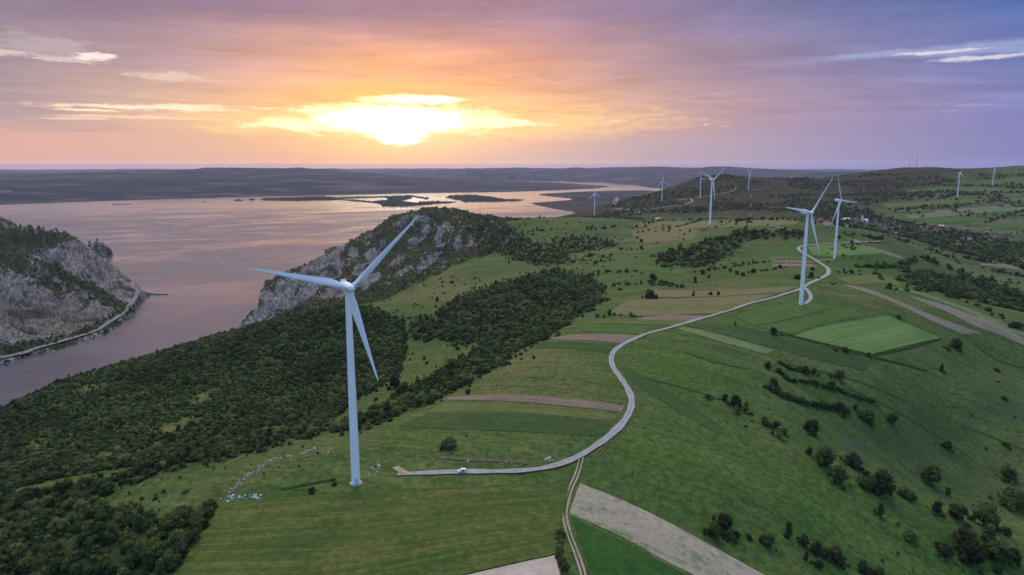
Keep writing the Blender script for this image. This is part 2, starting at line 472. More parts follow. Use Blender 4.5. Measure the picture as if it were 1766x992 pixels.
def addc(t, c1, c2):
    n = t.nodes.new('ShaderNodeVectorMath'); n.operation = 'ADD'
    t.links.new(c1.k, n.inputs[0]); t.links.new(c2.k, n.inputs[1])
    return S(t, n.outputs[0])

def vec(t, x, y, z=0.0):
    n = t.nodes.new('ShaderNodeCombineXYZ')
    for i, q in enumerate((x, y, z)):
        if isinstance(q, S): t.links.new(q.k, n.inputs[i])
        else: n.inputs[i].default_value = q
    return S(t, n.outputs[0])

def noise(t, v, scale=1.0, detail=4, rough=0.55, dist=0.0, dim='3D', out=0):
    n = t.nodes.new('ShaderNodeTexNoise'); n.noise_dimensions = dim
    if v is not None: t.links.new(v.k, n.inputs['Vector'])
    n.inputs['Scale'].default_value = scale; n.inputs['Detail'].default_value = detail
    n.inputs['Roughness'].default_value = rough; n.inputs['Distortion'].default_value = dist
    return S(t, n.outputs[out])

def voro(t, v, scale=1.0, feat='F1', rnd=1.0, out=0):
    n = t.nodes.new('ShaderNodeTexVoronoi'); n.feature = feat
    t.links.new(v.k, n.inputs['Vector']); n.inputs['Scale'].default_value = scale; n.inputs['Randomness'].default_value = rnd
    return S(t, n.outputs[out])

def ramp(t, f, stops, interp='LINEAR'):
    n = t.nodes.new('ShaderNodeValToRGB'); n.color_ramp.interpolation = interp
    el = n.color_ramp.elements
    while len(el) < len(stops): el.new(0.5)
    for e, (p, c) in zip(el, stops): e.position = p; e.color = c if len(c) == 4 else (*c, 1)
    t.links.new(f.k, n.inputs[0])
    return S(t, n.outputs[0])

def mapv(t, v, scale=(1, 1, 1), rot=(0, 0, 0), loc=(0, 0, 0)):
    """turn the axes by rot, then stretch: x runs along the turned direction"""
    n = t.nodes.new('ShaderNodeMapping'); n.vector_type = 'TEXTURE'; t.links.new(v.k, n.inputs[0])
    n.inputs['Location'].default_value = loc; n.inputs['Rotation'].default_value = rot
    n.inputs['Scale'].default_value = [1 / max(abs(q), 1e-6) for q in scale]
    return S(t, n.outputs[0])

def attr(t, name, out='Fac'):
    n = t.nodes.new('ShaderNodeAttribute'); n.attribute_name = name
    return S(t, n.outputs[out])

def new_mat(name):
    m = bpy.data.materials.new(name); m.use_nodes = True
    t = m.node_tree
    return m, t, t.nodes['Principled BSDF']

def setc(t, b, c, rough=0.85, spec=0.2):
    if isinstance(c, S): t.links.new(c.k, b.inputs['Base Color'])
    else: b.inputs['Base Color'].default_value = c if len(c) == 4 else (*c, 1)
    if isinstance(rough, S): t.links.new(rough.k, b.inputs['Roughness'])
    else: b.inputs['Roughness'].default_value = rough
    b.inputs['Specular IOR Level'].default_value = spec

def bump(t, b, hgt, strength=0.5, distance=1.0):
    n = t.nodes.new('ShaderNodeBump'); n.inputs['Strength'].default_value = strength; n.inputs['Distance'].default_value = distance
    t.links.new(hgt.k, n.inputs['Height']); t.links.new(n.outputs[0], b.inputs['Normal'])

def wpos(t):
    return S(t, t.nodes.new('ShaderNodeNewGeometry').outputs['Position'])

def sepxyz(t, v):
    n = t.nodes.new('ShaderNodeSeparateXYZ'); t.links.new(v.k, n.inputs[0])
    return [S(t, o) for o in n.outputs]

def simple(name, col, rough=0.7, spec=0.3, var=0.12, sc=0.8, metal=0.0):
    m, t, b = new_mat(name)
    p = wpos(t)
    nz = noise(t, p, sc, 4)
    c = mixc(t, nz.step(0.3, 0.7), tuple(q * (1 - var) for q in col[:3]), tuple(min(1, q * (1 + var)) for q in col[:3]))
    setc(t, b, c, rough, spec); b.inputs['Metallic'].default_value = metal
    return m
#@@END1
# ------------------------------------------------------------------ land cover of the ground sheet
FOREST = {
 'hillside': ([(-60, 700), (0, 708), (100, 662), (300, 602), (415, 568), (500, 545), (600, 529), (650, 533), (690, 552), (705, 590), (692, 645), (620, 690), (560, 735), (450, 765), (300, 800), (150, 838), (0, 868), (-60, 880)], 380, 1020),
 'corner': ([(-80, 868), (0, 862), (150, 840), (190, 850), (150, 868), (215, 888), (290, 905), (330, 890), (370, 878), (368, 900), (330, 950), (292, 1000), (250, 1070), (-80, 1070)], 150, 420),
 'rim': ([(100, 846), (300, 795), (450, 760), (560, 735), (605, 728), (610, 742), (530, 755), (450, 778), (300, 815), (170, 852)], 250, 460),
 'belt': ([(600, 738), (660, 700), (700, 672), (760, 640), (830, 592), (900, 560), (940, 542), (1000, 518), (1045, 518), (1010, 540), (960, 572), (900, 605), (850, 640), (760, 690), (690, 716), (610, 748)], 370, 800),
 'middle': ([(750, 545), (780, 520), (850, 495), (900, 478), (960, 465), (1020, 480), (1042, 500), (1030, 520), (985, 540), (900, 568), (850, 588), (790, 600), (752, 585)], 620, 1350),
 'gully': ([(700, 560), (735, 545), (765, 560), (745, 590), (720, 592)], 600, 1000),
 'ridge': ([(830, 384), (870, 394), (940, 428), (1010, 458), (1030, 470), (960, 466), (880, 445), (830, 425), (800, 395)], 1200, 2100),
 'copse': ([(1128, 455), (1145, 435), (1200, 424), (1230, 410), (1290, 400), (1310, 402), (1280, 420), (1262, 442), (1215, 462), (1150, 463)], 900, 1500),
 'copse2': ([(1260, 402), (1300, 396), (1390, 402), (1385, 412), (1300, 413)], 900, 1700),
 'scrub': ([(935, 428), (960, 410), (1000, 408), (1055, 416), (1060, 424), (1000, 436), (960, 440)], 900, 1800),
 'east': ([(1545, 482), (1575, 474), (1640, 476), (1700, 482), (1766, 506), (1850, 530), (1850, 590), (1766, 562), (1700, 534), (1630, 508)], 850, 1400),
 'east2': ([(1640, 432), (1700, 445), (1766, 460), (1850, 470), (1850, 440), (1766, 428), (1700, 422)], 1300, 2400),
 'village': ([(1405, 352), (1450, 346), (1490, 360), (1530, 378), (1580, 386), (1650, 398), (1720, 408), (1766, 420), (1766, 440), (1690, 432), (1620, 424), (1570, 412), (1500, 397), (1420, 388), (1395, 380)], 1500, 3300),
 'dark_flat': ([(800, 372), (850, 376), (960, 379), (1000, 374), (1100, 378), (1110, 386), (1000, 388), (890, 402), (850, 392)], 2000, 3800),
 'cliff_top': ([(-80, 395), (0, 386), (60, 400), (125, 404), (150, 418), (145, 428), (110, 418), (60, 420), (40, 445), (0, 470), (-80, 480)], 1500, 2700),
 'cliff_band': ([(55, 450), (100, 470), (160, 492), (218, 530), (205, 540), (150, 515), (100, 502), (60, 482)], 1500, 2400),
 'cliff_foot': ([(-80, 602), (0, 596), (60, 588), (115, 580), (190, 545), (225, 528), (232, 520), (224, 535), (150, 576), (60, 601), (0, 616), (-80, 630)], 1300, 2100),
 'bank': ([(-80, 640), (0, 624), (150, 585), (205, 556), (240, 520), (244, 522), (228, 542), (205, 566), (150, 592), (0, 632), (-80, 650)], 1250, 2100),
}
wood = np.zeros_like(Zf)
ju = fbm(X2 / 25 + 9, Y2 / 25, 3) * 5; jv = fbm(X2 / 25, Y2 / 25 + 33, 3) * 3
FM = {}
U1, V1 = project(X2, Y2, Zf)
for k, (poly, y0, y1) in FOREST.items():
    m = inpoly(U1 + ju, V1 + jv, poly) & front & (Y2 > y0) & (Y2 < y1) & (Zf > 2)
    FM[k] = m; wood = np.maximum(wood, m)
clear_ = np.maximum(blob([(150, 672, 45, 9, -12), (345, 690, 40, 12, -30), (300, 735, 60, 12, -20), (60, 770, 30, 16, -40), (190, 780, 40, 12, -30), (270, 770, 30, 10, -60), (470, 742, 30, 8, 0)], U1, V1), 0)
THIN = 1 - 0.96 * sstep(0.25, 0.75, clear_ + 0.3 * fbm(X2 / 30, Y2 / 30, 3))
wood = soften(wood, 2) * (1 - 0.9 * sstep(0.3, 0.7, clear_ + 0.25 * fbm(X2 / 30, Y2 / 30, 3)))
dry_extra = clear_

RB = [(722, 408, 34, 10, -48), (703, 379, 17, 8, -10), (728, 377, 16, 6, 10), (692, 394, 8, 8, 0), (757, 404, 18, 6, -62), (771, 388, 11, 6, 10), (759, 419, 9, 7, -30), (790, 420, 10, 14, 20),
      (810, 416, 8, 11, 0), (783, 432, 8, 5, 0), (634, 413, 6, 12, 30), (581, 463, 10, 22, 0), (640, 441, 13, 15, 0), (553, 453, 22, 14, -20), (535, 470, 26, 14, -20), (497, 488, 34, 14, -30), (535, 494, 26, 16, -30),
      (609, 438, 12, 8, 0), (560, 480, 25, 14, -30), (739, 451, 32, 7, -38), (696, 467, 20, 5, -30), (683, 451, 18, 6, -35), (637, 484, 26, 9, -30), (600, 500, 30, 8, -30), (489, 507, 34, 15, -30), (515, 516, 36, 11, -35),
      (440, 550, 34, 7, -28), (470, 530, 30, 12, -30), (460, 510, 15, 14, 0), (570, 505, 22, 8, -30), (590, 425, 12, 5, -30), (660, 425, 10, 8, -40), (620, 465, 16, 10, -40), (860, 412, 5, 4, 0), (575, 440, 16, 6, -30)]
rock = rh * np.maximum(blob(RB, U1, V1) * 1.2, np.maximum(0.30, 0.55 * blob([(500, 498, 95, 42, -35), (455, 540, 50, 24, -25)], U1, V1)))
VB = [(20, 412, 70, 22, 5), (95, 408, 55, 9, 3), (20, 445, 42, 24, 20), (108, 472, 60, 8, 25), (170, 505, 62, 8, 28), (84, 492, 30, 8, 30), (30, 600, 110, 8, -5), (150, 572, 60, 8, -20), (215, 535, 22, 8, -40), (45, 385, 40, 8, 10)]
rock = np.maximum(rock, rl * (1 - 1.1 * blob(VB, U1, V1)) * 0.95)
rock = np.maximum(rock, blob([(1062, 346, 9, 5, -50), (1075, 362, 24, 3, 5), (1100, 365, 10, 4, 20)], U1, V1) * (dist > 2500) * 0.9)
tan_ = rl * blob([(50, 545, 130, 46, -8), (130, 555, 70, 26, -20)], U1, V1)
heath = sstep(2100, 2900, dist) * (1 - sstep(7000, 9000, dist)) * sstep(1780, 1600, U1 + 3.0 * (V1 - 300))
farm = sstep(1000, 1500, Y2) * (1 - heath) * (U1 > 1000) * sstep(308, 322, V1)
dry = np.clip(blob([(1130, 400, 130, 20, -5), (1230, 500, 110, 18, -5), (980, 440, 80, 20, 0), (1480, 512, 90, 14, 15), (880, 690, 140, 30, 0), (760, 500, 90, 30, 0), (480, 800, 110, 22, -20), (890, 630, 100, 26, 0), (700, 505, 60, 18, 0)], U1, V1), 0, 1) * (dist < 2200)
dry = np.maximum(dry, 0.8 * dry_extra * (dist < 1100))
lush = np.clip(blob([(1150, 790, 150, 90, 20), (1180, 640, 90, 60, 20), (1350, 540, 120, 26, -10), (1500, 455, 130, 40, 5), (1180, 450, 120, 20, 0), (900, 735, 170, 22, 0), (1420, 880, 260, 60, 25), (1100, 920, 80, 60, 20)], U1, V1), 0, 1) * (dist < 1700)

flowers_and_shade = np.clip(blob([(1640, 780, 150, 70, 20), (1500, 760, 90, 40, 15), (1640, 620, 90, 40, 10), (1740, 700, 90, 60, 20)], U1, V1), 0, 1) * (dist < 1200) * (Y2 > 385)
tm, t, b = new_mat('ground')
p = wpos(t)
n_big = noise(t, p, 0.006, 4, 0.6)
n_mid = noise(t, p, 0.035, 5, 0.6)
n_sm = noise(t, p, 0.28, 4, 0.65)
n_fine = noise(t, p, 1.6, 3, 0.7)
MOWA = math.atan2(*(lambda q: (q[1][1] - q[0][1], q[1][0] - q[0][0]))(hit([1150, 1480], [622, 785])))
mow = noise(t, mapv(t, p, (0.006, 0.13, 0.006), (0, 0, MOWA)), 1.0, 4, 0.6)
mow2 = noise(t, mapv(t, p, (0.012, 0.5, 0.02), (0, 0, MOWA + 0.1)), 1.0, 3, 0.6)
g1 = ramp(t, n_big * 0.5 + n_mid * 0.3 + mow * 0.2, [(0.30, (0.030, 0.068, 0.016)), (0.44, (0.048, 0.088, 0.021)), (0.54, (0.074, 0.106, 0.030)), (0.68, (0.105, 0.118, 0.043))])
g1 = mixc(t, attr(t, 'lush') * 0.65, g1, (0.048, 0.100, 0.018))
g1 = mixc(t, attr(t, 'dry') * n_mid.step(0.3, 0.6) * 0.75, g1, (0.125, 0.118, 0.045))
f = n_sm.lin(0.3, 0.7, 0.58, 1.42) * n_fine.lin(0.3, 0.7, 0.66, 1.34) * mow.lin(0.35, 0.65, 0.90, 1.10) * mow2.lin(0.3, 0.7, 0.95, 1.05)
grass = scalec(t, g1, f)
# weeds: darker tufts and small yellow or violet flower drifts; then shade painted on the right hollow
tuft = voro(t, p, 0.35).step(0.16, 0.06) * n_mid.step(0.5, 0.62)
grass = mixc(t, tuft * 0.7, grass, (0.018, 0.036, 0.010))
flow = noise(t, p, 0.05, 6, 0.75, 0.5)
grass = mixc(t, flow.step(0.56, 0.68) * (attr(t, 'flowers_and_shade') * 0.55 + 0.10), grass, (0.085, 0.080, 0.125))
grass = mixc(t, attr(t, 'flowers_and_shade') * n_mid.step(0.35, 0.6) * 0.6, grass, (0.024, 0.046, 0.023))  # shade of the right hollow, painted in as darker green
# small farm strips seen from afar
fv = mapv(t, p, (0.0038, 0.017, 0.0), (0, 0, R(-12)))
cell = voro(t, fv, 1.0, 'F1', 0.9, 1)
sx = sepxyz(t, cell)[0]
strips = ramp(t, sx, [(0.0, (0.055, 0.085, 0.032)), (0.3, (0.075, 0.105, 0.036)), (0.5, (0.048, 0.082, 0.030)), (0.68, (0.10, 0.115, 0.05)), (0.85, (0.085, 0.10, 0.045)), (0.95, (0.115, 0.095, 0.07))], 'CONSTANT')
strips = scalec(t, strips, n_mid.lin(0.3, 0.7, 0.72, 1.28) * n_sm.lin(0.3, 0.7, 0.85, 1.15))
fedge = voro(t, fv, 1.0, 'DISTANCE_TO_EDGE', 0.9).step(0.035, 0.012)
strips = mixc(t, fedge * n_mid.step(0.45, 0.6) * 0.8, strips, (0.022, 0.035, 0.014))
col = mixc(t, attr(t, 'farm') * 0.8, grass, strips)
hth = ramp(t, noise(t, p, 0.012, 6, 0.65), [(0.3, (0.028, 0.030, 0.014)), (0.5, (0.048, 0.044, 0.022)), (0.62, (0.062, 0.058, 0.03)), (0.75, (0.10, 0.09, 0.05))])
hth = scalec(t, hth, noise(t, p, 0.07, 4, 0.7).lin(0.3, 0.7, 0.45, 1.1))
col = mixc(t, attr(t, 'heath'), col, hth)
# far country beyond the water: wooded hills and dim fields
fc = voro(t, mapv(t, p, (0.0016, 0.0032, 0.0), (0, 0, R(20))), 1.0, 'F1', 1.0, 1)
farc = ramp(t, sepxyz(t, fc)[0] * 0.35 + noise(t, p, 0.0012, 7, 0.75) * 0.65, [(0.36, (0.008, 0.014, 0.012)), (0.5, (0.015, 0.021, 0.017)), (0.58, (0.032, 0.038, 0.03)), (0.68, (0.075, 0.075, 0.06))])
col = mixc(t, attr(t, 'far'), col, farc)
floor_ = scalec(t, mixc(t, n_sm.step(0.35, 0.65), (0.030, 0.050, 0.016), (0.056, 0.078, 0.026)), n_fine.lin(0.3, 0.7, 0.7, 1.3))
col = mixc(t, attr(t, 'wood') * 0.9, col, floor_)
# limestone
rp = mapv(t, p, (0.55, 1, 0.6), (0, 0, R(125)))
rn = noise(t, rp, 0.035, 8, 0.68, 0.6); rn2 = noise(t, rp, 0.16, 6, 0.7, 0.4)
rk = attr(t, 'rock')
rmask = (rk + (rn - 0.5) * 1.7 + (rn2 - 0.5) * 1.0).step(0.44, 0.56)
rc = ramp(t, rn2 * 0.6 + rn * 0.4, [(0.34, (0.09, 0.086, 0.084)), (0.45, (0.20, 0.19, 0.18)), (0.55, (0.31, 0.295, 0.28)), (0.66, (0.43, 0.41, 0.39))])
rc = mixc(t, attr(t, 'tan'), rc, ramp(t, rn2 * 0.55 + noise(t, p, 0.02, 5, 0.6) * 0.45, [(0.34, (0.08, 0.072, 0.06)), (0.45, (0.15, 0.125, 0.10)), (0.55, (0.22, 0.185, 0.15)), (0.68, (0.29, 0.25, 0.22))]))
seam = noise(t, mapv(t, p, (0.016, 0.10, 0.05), (0, 0, R(125))), 1.0, 6, 0.7, 0.5)
crack = ((seam - 0.5).abs()).step(0.035, 0.0)
rc = mixc(t, crack * 0.6, rc, (0.035, 0.035, 0.03))
rc = mixc(t, attr(t, 'gully') * rn2.step(0.3, 0.5) * 0.85, rc, (0.03, 0.036, 0.018))
zone = attr(t, 'crag')
scrubc = scalec(t, mixc(t, rn2.step(0.4, 0.6), (0.042, 0.052, 0.020), (0.085, 0.088, 0.036)), n_sm.lin(0.3, 0.7, 0.6, 1.4))
col = mixc(t, zone, col, scrubc)
col = mixc(t, rmask * zone.max(rk.step(0.1, 0.3)), col, rc)
# bare mud just above the waterline
setc(t, b, col, 0.95, 0.08)
hgt = n_sm * 0.6 + n_fine * 0.25 + (rn2 * 8.0 + rn * 22.0 - crack * 3.0) * zone
bump(t, b, hgt, 0.8, 1.0)

farA = sstep(6000, 8000, dist)
crag_zone = np.clip(rh * 1.2, 0, 1) * sstep(0.35, 0.7, rh + 0.2 * fbm(X2 / 60, Y2 / 60, 2)); crag_zone = np.maximum(crag_zone, rl)
idx = np.arange(NA * NR).reshape(NA, NR)
nxt = np.roll(idx, -1, 0)
quads = np.stack([idx[:, :-1], idx[:, 1:], nxt[:, 1:], nxt[:, :-1]], -1).reshape(-1, 4)[:, ::-1]
Vt = np.stack([X2, Y2, Zf], -1).reshape(-1, 3)
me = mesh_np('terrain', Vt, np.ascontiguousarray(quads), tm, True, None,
             dict(rock=rock * (1 - 0.25 * rl), tan=tan_, heath=heath, farm=farm, dry=dry, lush=lush, wood=wood, flowers_and_shade=flowers_and_shade, far=farA, crag=crag_zone, gully=sstep(-0.3, -1.6, crag)))
tag(obj('terrain', me), kind='structure')
cap = [(math.sin(q) * 20.5, math.cos(q) * 20.5, float(height(math.sin(q) * 20.5, math.cos(q) * 20.5)) - 0.1) for q in np.linspace(0, 2 * math.pi, 40, endpoint=False)]
me = mesh_np('terrain_middle', cap, [tuple(range(39, -1, -1))], tm)
tag(obj('terrain_middle', me), kind='structure')

# ------------------------------------------------------------------ river
wm, t, b = new_mat('river_water')
p = wpos(t)
big = noise(t, mapv(t, p, (0.0013, 0.0024, 0.1), (0, 0, R(25))), 1.0, 7, 0.68, 1.2)
silt = mixc(t, big.step(0.35, 0.65), (0.044, 0.048, 0.070), (0.074, 0.074, 0.096))
fleck = noise(t, mapv(t, p, (0.035, 0.10, 1), (0, 0, R(35))), 1.0, 5, 0.75)
silt = mixc(t, (fleck + (big - 0.5) * 0.25).step(0.735, 0.78) * 0.55, silt, (0.55, 0.52, 0.50))
setc(t, b, silt, big.lin(0.36, 0.64, 0.16, 0.46) * sepxyz(t, p)[1].lin(5200, 7600, 1.0, 0.35), 0.40)
b.inputs['IOR'].default_value = 1.33
wv = noise(t, mapv(t, p, (0.10, 0.22, 0.1), (0, 0, R(30))), 1.0, 4, 0.65) * 0.9 + noise(t, mapv(t, p, (0.012, 0.035, 1), (0, 0, R(15))), 1.0, 4, 0.6) * 2.2
bump(t, b, wv, 0.32, 1.0)
vs = []; L = 46900.0
g = np.linspace(-L, L, 41)
gx, gy = np.meshgrid(g, g, indexing='ij')
wi = np.arange(41 * 41).reshape(41, 41)
wq = np.stack([wi[:-1, :-1], wi[1:, :-1], wi[1:, 1:], wi[:-1, 1:]], -1).reshape(-1, 4)
tag(obj('river', mesh_np('river', np.stack([gx, gy, gx * 0], -1).reshape(-1, 3), wq, wm)), kind='structure')

# ------------------------------------------------------------------ sky
def ae(u, v):
    X, Y, Z = ray(u, v)
    return math.degrees(math.atan2(X, Y)), math.degrees(math.atan2(Z, math.hypot(X, Y)))
SUN_AZ, SUN_EL = ae(700, 212)
w = bpy.data.worlds.new('World'); bpy.context.scene.world = w; w.use_nodes = True
t = w.node_tree
for nn in list(t.nodes): t.nodes.remove(nn)
out = t.nodes.new('ShaderNodeOutputWorld')
nis = t.nodes.new('ShaderNodeTexSky'); nis.sky_type = 'NISHITA'; nis.sun_disc = False
nis.sun_elevation = R(SUN_EL); nis.sun_rotation = R(SUN_AZ); nis.air_density = 1.5; nis.dust_density = 3.0
bg1 = t.nodes.new('ShaderNodeBackground'); bg1.inputs[1].default_value = 0.05
t.links.new(nis.outputs[0], bg1.inputs[0])
d = S(t, t.nodes.new('ShaderNodeTexCoord').outputs['Generated'])
dx, dy, dz = sepxyz(t, d)
az = dx._m('ARCTAN2', dy) * (180 / math.pi)
el = dz._m('ARCSINE') * (180 / math.pi)
# clouds live on a plane overhead, so their banks flatten towards the horizon
inv = 1.0 / (dz.max(0.0) + 0.045)
cp = vec(t, dx * inv, dy * inv, 0.0)
c1 = noise(t, mapv(t, cp, (0.42, 0.62, 1), (0, 0, R(12)), (3.1, 1.2, 0)), 1.0, 7, 0.60, 0.6)
c2 = noise(t, mapv(t, cp, (1.3, 1.9, 1), (0, 0, R(-8)), (7.7, 4.4, 0)), 1.0, 6, 0.62, 0.5)
st = noise(t, vec(t, az * 0.055, el * 0.85, 2.0), 1.0, 6, 0.60, 0.5)
st2 = noise(t, vec(t, az * 0.22, el * 1.6, 7.0), 1.0, 6, 0.66, 0.6)
wa = (noise(t, vec(t, az * 0.20, el * 0.6, 11.0), 1.0, 5, 0.65) - 0.5)
we = (noise(t, vec(t, az * 0.25, el * 0.7, 21.0), 1.0, 5, 0.7) - 0.5)
def band(cols):
    return ramp(t, az.lin(-60, 60), [((q + 60) / 120, srgb(*c)) for q, c in cols])
az0 = [ae(u, 250)[0] for u in (0, 300, 640, 883, 1100, 1400, 1766)]
def bnd(*cols):
    return band(list(zip(az0, cols)))
low = bnd((214, 168, 156), (216, 174, 156), (232, 178, 138), (216, 178, 162), (186, 162, 168), (158, 146, 174), (128, 128, 176))
mid = bnd((168, 148, 156), (204, 168, 150), (240, 180, 112), (226, 172, 128), (194, 156, 146), (156, 138, 164), (122, 124, 176))
hi1 = bnd((146, 130, 146), (170, 142, 152), (212, 156, 128), (202, 146, 128), (170, 140, 150), (132, 124, 160), (98, 116, 172))
top = bnd((132, 118, 140), (136, 116, 142), (150, 122, 146), (158, 126, 146), (140, 122, 152), (104, 110, 154), (64, 98, 160))
e2 = el + we * 1.6 + (c1 - 0.5) * 2.5
c = mixc(t, e2.step(1.2, 4.0), low, mid)
c = mixc(t, e2.step(4.5, 8.0), c, hi1)
c = mixc(t, e2.step(8.0, 12.0), c, top)
# overhead and behind: broad lit cloud, cool
ramp_up = el.step(22, 50)
c = scalec(t, c, el.step(12.5, 17) * -0.28 + 1.0)
c = mixc(t, ramp_up, c, (0.52, 0.63, 0.87))
side = az.abs().step(55, 110)
c = mixc(t, side * el.step(-2, 3), c, (0.36, 0.56, 1.00))
fdir = (dx * math.sin(R(SUN_AZ)) + dy * math.cos(R(SUN_AZ))) * math.cos(R(54)) + dz * math.sin(R(54))
c = addc(t, c, scalec(t, (1.0, 0.80, 0.56, 1), fdir.step(0.86, 1.0) * el.step(26, 40) * 4.3))  # added warm glow above the frame, unseen, to give the ground relief
# light and dark in the cloud deck
shade = (c1.lin(0.32, 0.68, 0.82, 1.18) * c2.lin(0.34, 0.66, 0.93, 1.07) - 1.0) * el.step(2.2, 5.5) + 1.0
shade = shade * ((st.lin(0.3, 0.7, 0.92, 1.08) - 1.0) * el.step(1.5, 4.0) + 1.0)
c = scalec(t, c, shade)
def gauss(cu, cv, ru, rv, wu=0.0, wv=0.0):
    a0, e0 = ae(cu, cv); ra = abs(ae(cu + ru, cv)[0] - a0); re = abs(ae(cu, cv + rv)[1] - e0)
    q = ((az + wa * wu - a0) * (1 / ra)); s_ = ((el + we * wv - e0) * (1 / re))
    return (q * q + s_ * s_)
glow = (gauss(690, 165, 330, 100, 6, 2.0) * -1.0).exp()
c = addc(t, c, scalec(t, srgb(255, 190, 90), glow * 0.16 * st.lin(0.3, 0.7, 0.7, 1.3)))
gl2 = (gauss(690, 225, 130, 50) * -1.0).exp()
c = addc(t, c, scalec(t, srgb(255, 206, 130), gl2 * 0.38))
st3 = noise(t, vec(t, az * 0.9, el * 3.2, 3.0), 1.0, 6, 0.7, 0.4)
def gap(items, soft, wu, wv, colr, gain, tex=None, nzk=2.6, wt=0.95):
    global c
    m = None
    for (cu, cv, ru, rv) in items:
        q = gauss(cu, cv, ru, rv, wu, wv)
        m = q if m is None else m.min(q)
    m = (m + (st2 - 0.5) * nzk + (st3 - 0.5) * nzk * 0.6).step(1.0 + soft, 1.0 - soft)
    if tex is not None: m = m * tex
    c = mixc(t, m * wt, c, tuple(x * gain for x in srgb(*colr)[:3]))
    return m
gap([(740, 212, 360, 28), (620, 212, 250, 26)], 0.99, 5, 1.2, (255, 216, 150), 1.0, None, 3.0, 0.7)
gap([(690, 206, 160, 26), (710, 172, 80, 9), (690, 235, 52, 14), (560, 216, 130, 9), (600, 190, 80, 6), (845, 214, 90, 6)], 0.8, 5, 1.3, (255, 234, 184), 1.3, None, 3.2)
core = gap([(690, 208, 95, 20), (690, 228, 40, 18), (720, 173, 55, 5), (640, 205, 80, 10)], 0.85, 4, 1.1, (255, 246, 222), 2.6, None, 2.4)
streak = st2.step(0.54, 0.66)
gap([(265, 186, 150, 3.2), (330, 184, 70, 3), (150, 190, 60, 2)], 0.85, 4, 0.5, (255, 228, 196), 1.05, None, 2.6, 0.9)
gap([(230, 203, 130, 2.6), (130, 205, 50, 2)], 0.85, 4, 0.5, (246, 210, 180), 1.0, None, 2.8, 0.7)
gap([(230, 186, 190, 7), (330, 183, 90, 4), (480, 187, 60, 3)], 0.6, 4, 0.7, (255, 226, 190), 1.05, streak)
gap([(120, 205, 90, 4), (20, 222, 40, 10)], 0.7, 5, 0.8, (250, 206, 178), 1.0, streak)
gap([(40, 80, 95, 20), (90, 70, 60, 8)], 0.95, 5, 1.6, (188, 172, 172), 1.0, None, 4.5, 0.6)
gap([(300, 134, 60, 5)], 0.9, 5, 1.2, (228, 204, 190), 1.0, None, 6.0, 0.6)
gap([(100, 100, 90, 5), (20, 92, 50, 6)], 0.8, 5, 1.2, (222, 204, 198), 1.0, None, 6.5, 0.6)
gap([(165, 98, 36, 6)], 0.8, 4, 1.3, (250, 236, 226), 1.0, None, 6.0, 0.8)
gap([(1020, 212, 130, 7), (1180, 216, 90, 4)], 0.8, 5, 0.8, (250, 214, 176), 1.0, streak)
gap([(1720, 82, 210, 11), (1560, 92, 140, 6)], 0.98, 3, 0.6, (158, 166, 206), 1.0, None, 3.6, 0.7)
gap([(1700, 99, 110, 4), (1620, 90, 80, 3)], 0.9, 3, 0.5, (222, 216, 222), 1.0, None, 4.6, 0.75)
gap([(1690, 178, 90, 5), (1560, 196, 150, 5)], 0.9, 5, 0.8, (178, 168, 194), 1.0, streak)
c = scalec(t, c, el.step(0.7, -0.1) * 0.25 + 1.0)
# ground colour below the horizon
c = mixc(t, el.step(-1.2, -5.0), c, (0.06, 0.07, 0.05))
bg2 = t.nodes.new('ShaderNodeBackground'); t.links.new(c.k, bg2.inputs[0]); bg2.inputs[1].default_value = 1.0
add = t.nodes.new('ShaderNodeMixShader'); add.inputs[0].default_value = 0.93     # the deck hides most of the clear sky
t.links.new(bg1.outputs[0], add.inputs[1]); t.links.new(bg2.outputs[0], add.inputs[2]); t.links.new(add.outputs[0], out.inputs[0])
w.cycles.sampling_method = 'MANUAL'; w.cycles.sample_map_resolution = 1024

sl = bpy.data.lights.new('evening_sun', 'SUN'); sl.energy = 0.5; sl.angle = R(110); sl.color = (1.0, 0.66, 0.42)
so = bpy.data.objects.new('evening_sun', sl); C.objects.link(so)
sd = Vector((math.sin(R(SUN_AZ)) * math.cos(R(SUN_EL + 1.5)), math.cos(R(SUN_AZ)) * math.cos(R(SUN_EL + 1.5)), math.sin(R(SUN_EL + 1.5))))
so.rotation_euler = sd.to_track_quat('Z', 'Y').to_euler()
so.location = (0, 0, 900)

# ------------------------------------------------------------------ haze
hm = bpy.data.materials.new('haze_air'); hm.use_nodes = True
t = hm.node_tree
t.nodes.remove(t.nodes['Principled BSDF'])
pv = t.nodes.new('ShaderNodeVolumePrincipled')
pv.inputs['Color'].default_value = (0.56, 0.63, 1.0, 1)
pv.inputs['Density'].default_value = 1.9e-5
pv.inputs['Anisotropy'].default_value = 0.45
pv.inputs['Density Attribute'].default_value = ''
pv.inputs['Temperature Attribute'].default_value = ''
pv.inputs['Color Attribute'].default_value = ''
t.links.new(pv.outputs[0], t.nodes['Material Output'].inputs['Volume'])
hb = MB().box((0, 0, (472 - 12) / 2), (94200, 94200, 472 + 12)).mesh('haze', hm)
tag(obj('haze', hb), kind='stuff')

